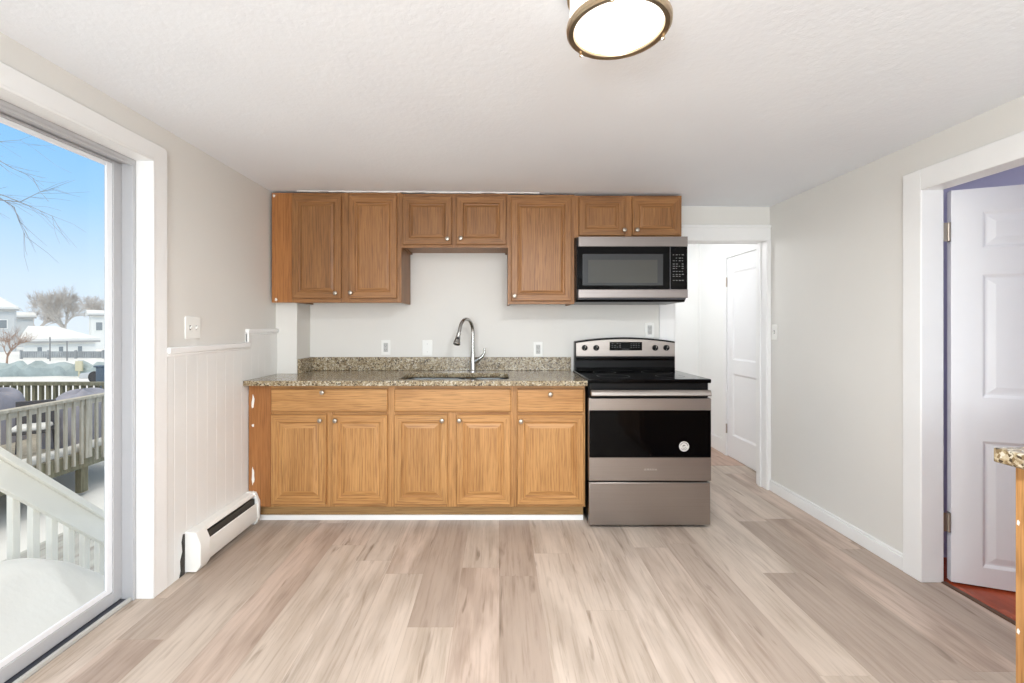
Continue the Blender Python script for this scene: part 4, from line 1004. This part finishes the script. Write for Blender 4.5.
# bare trees
def tree_mesh(base, height, spread, trunk_r, depth, seed, nchild=(3, 4), up=.35, first=.28, ends=4, wig=.12, rmin=.006):
    random.seed(seed); m = MB()
    def grow(p, d, ln, r, lvl):
        n = 4; pts = [p]; q = p
        for k in range(n):
            d = (d + Vector((random.uniform(-wig, wig), random.uniform(-wig, wig), random.uniform(-wig*.4, wig*.7)))).normalized()
            q = q + d*(ln/n); pts.append(q)
        r1 = r*.62
        m.tube(pts, [r+(r1-r)*k/n for k in range(n+1)], 7 if lvl == 0 else (5 if lvl < 3 else 3), 0, caps=lvl < 2)
        if lvl >= depth: return
        for c in range(random.randint(*nchild)):
            f = random.uniform(.45 if lvl else .7, 1.0); idx = f*n; i0 = min(n-1, int(idx)); pp = pts[i0].lerp(pts[i0+1], idx-i0)
            a = random.uniform(0, 2*PI); sp_ = spread*random.uniform(.6, 1.2)
            o_ = d.orthogonal().normalized(); o_ = Matrix.Rotation(a, 3, d) @ o_
            nd_ = (d*math.cos(sp_) + o_*math.sin(sp_) + Vector((0, 0, up*.4))).normalized()
            grow(pp, nd_, ln*random.uniform(.62, .82), max(r1*.72, rmin), lvl+1)
    grow(Vector(base), Vector((0, 0, 1)), height*first, trunk_r, 0)
    return m
def tree(name, base, h, sp, r, dp, seed, mat, label, **k):
    return tag(tree_mesh(base, h, sp, r, dp, seed, **k).build(name, mat, None, base, smooth=True), label, 'tree', 'bare trees beyond the deck')
bx = P(66, 0, 64)[0]
tree('bare_tree', (bx, 64, GZ-.2), 12.0, .62, .30, 5, 21, M['bark'], 'large round-crowned bare tree behind the bungalow roof', nchild=(5, 5), first=.26, rmin=.013)
tree('bare_tree', (P(36, 0, 72)[0], 72, GZ-.2), 9.5, .62, .25, 5, 33, M['bark'], 'smaller bare tree beside the snowy shed', nchild=(4, 5), first=.28, rmin=.013)
tree('bare_tree', (P(100, 0, 76)[0], 76, GZ-.2), 10.5, .6, .25, 5, 8, M['bark'], 'bare tree rising behind the tall white house', nchild=(4, 5), first=.28, rmin=.013)
tree('bare_shrub', (P(7, 0, 30)[0], 30, GZ-.1), 4.4, .7, .07, 4, 14, M['barkred'], 'reddish bare shrub in front of the gabled house', nchild=(4, 5), first=.26)
# near tree whose boughs reach into the sky
random.seed(77); m = MB()
tb = (-19.5, 13.0, GZ-.1); tp = Vector((-19.3, 13.2, 6.0))
m.tube([tb, (-19.45, 13.05, 2.0), (-19.3, 13.2, 4.0), tuple(tp)], [.30, .25, .2, .13], 9)
def bough(pix, Y0, r0):
    pts = [Vector(P(px, py, Y0+.02*i)) for i, (px, py) in enumerate(pix)]
    pts = [Vector((-19.35, 13.15, pts[0].z-1.0))] + pts
    n = len(pts); m.tube(pts, [r0*(1-.88*k/(n-1)) for k in range(n)], 5)
    for k in range(2, n):
        for _ in range(3):
            d = (pts[k]-pts[k-1]).normalized(); p_ = pts[k-1].lerp(pts[k], random.random())
            dd = (d+Vector((random.uniform(-.2, .5), random.uniform(-.6, .6), random.uniform(-.7, .5)))).normalized()
            q = p_+dd*random.uniform(.3, .7); q2 = q+(dd+Vector((.2, 0, random.uniform(-.4, .2)))).normalized()*random.uniform(.2, .5)
            m.tube([p_, q, q2], [r0*.26, r0*.18, .003], 3)
for pix, r0 in (([(-30, 190), (0, 198), (14, 207), (19, 221), (26, 237)], .024), ([(-30, 195), (0, 200), (20, 202), (40, 192), (60, 187)], .022),
                ([(-30, 150), (-5, 158), (12, 168), (30, 176), (44, 186)], .018), ([(-30, 185), (5, 196), (30, 206), (52, 216), (62, 233)], .018), ([(-30, 130), (-5, 142), (20, 140), (36, 150)], .014)):
    bough(pix, 12.0, r0)
tag(m.build('bare_tree', M['barkdark'], None, tb), 'nearer bare tree whose thin boughs cross the blue sky', 'tree', 'bare trees beyond the deck')
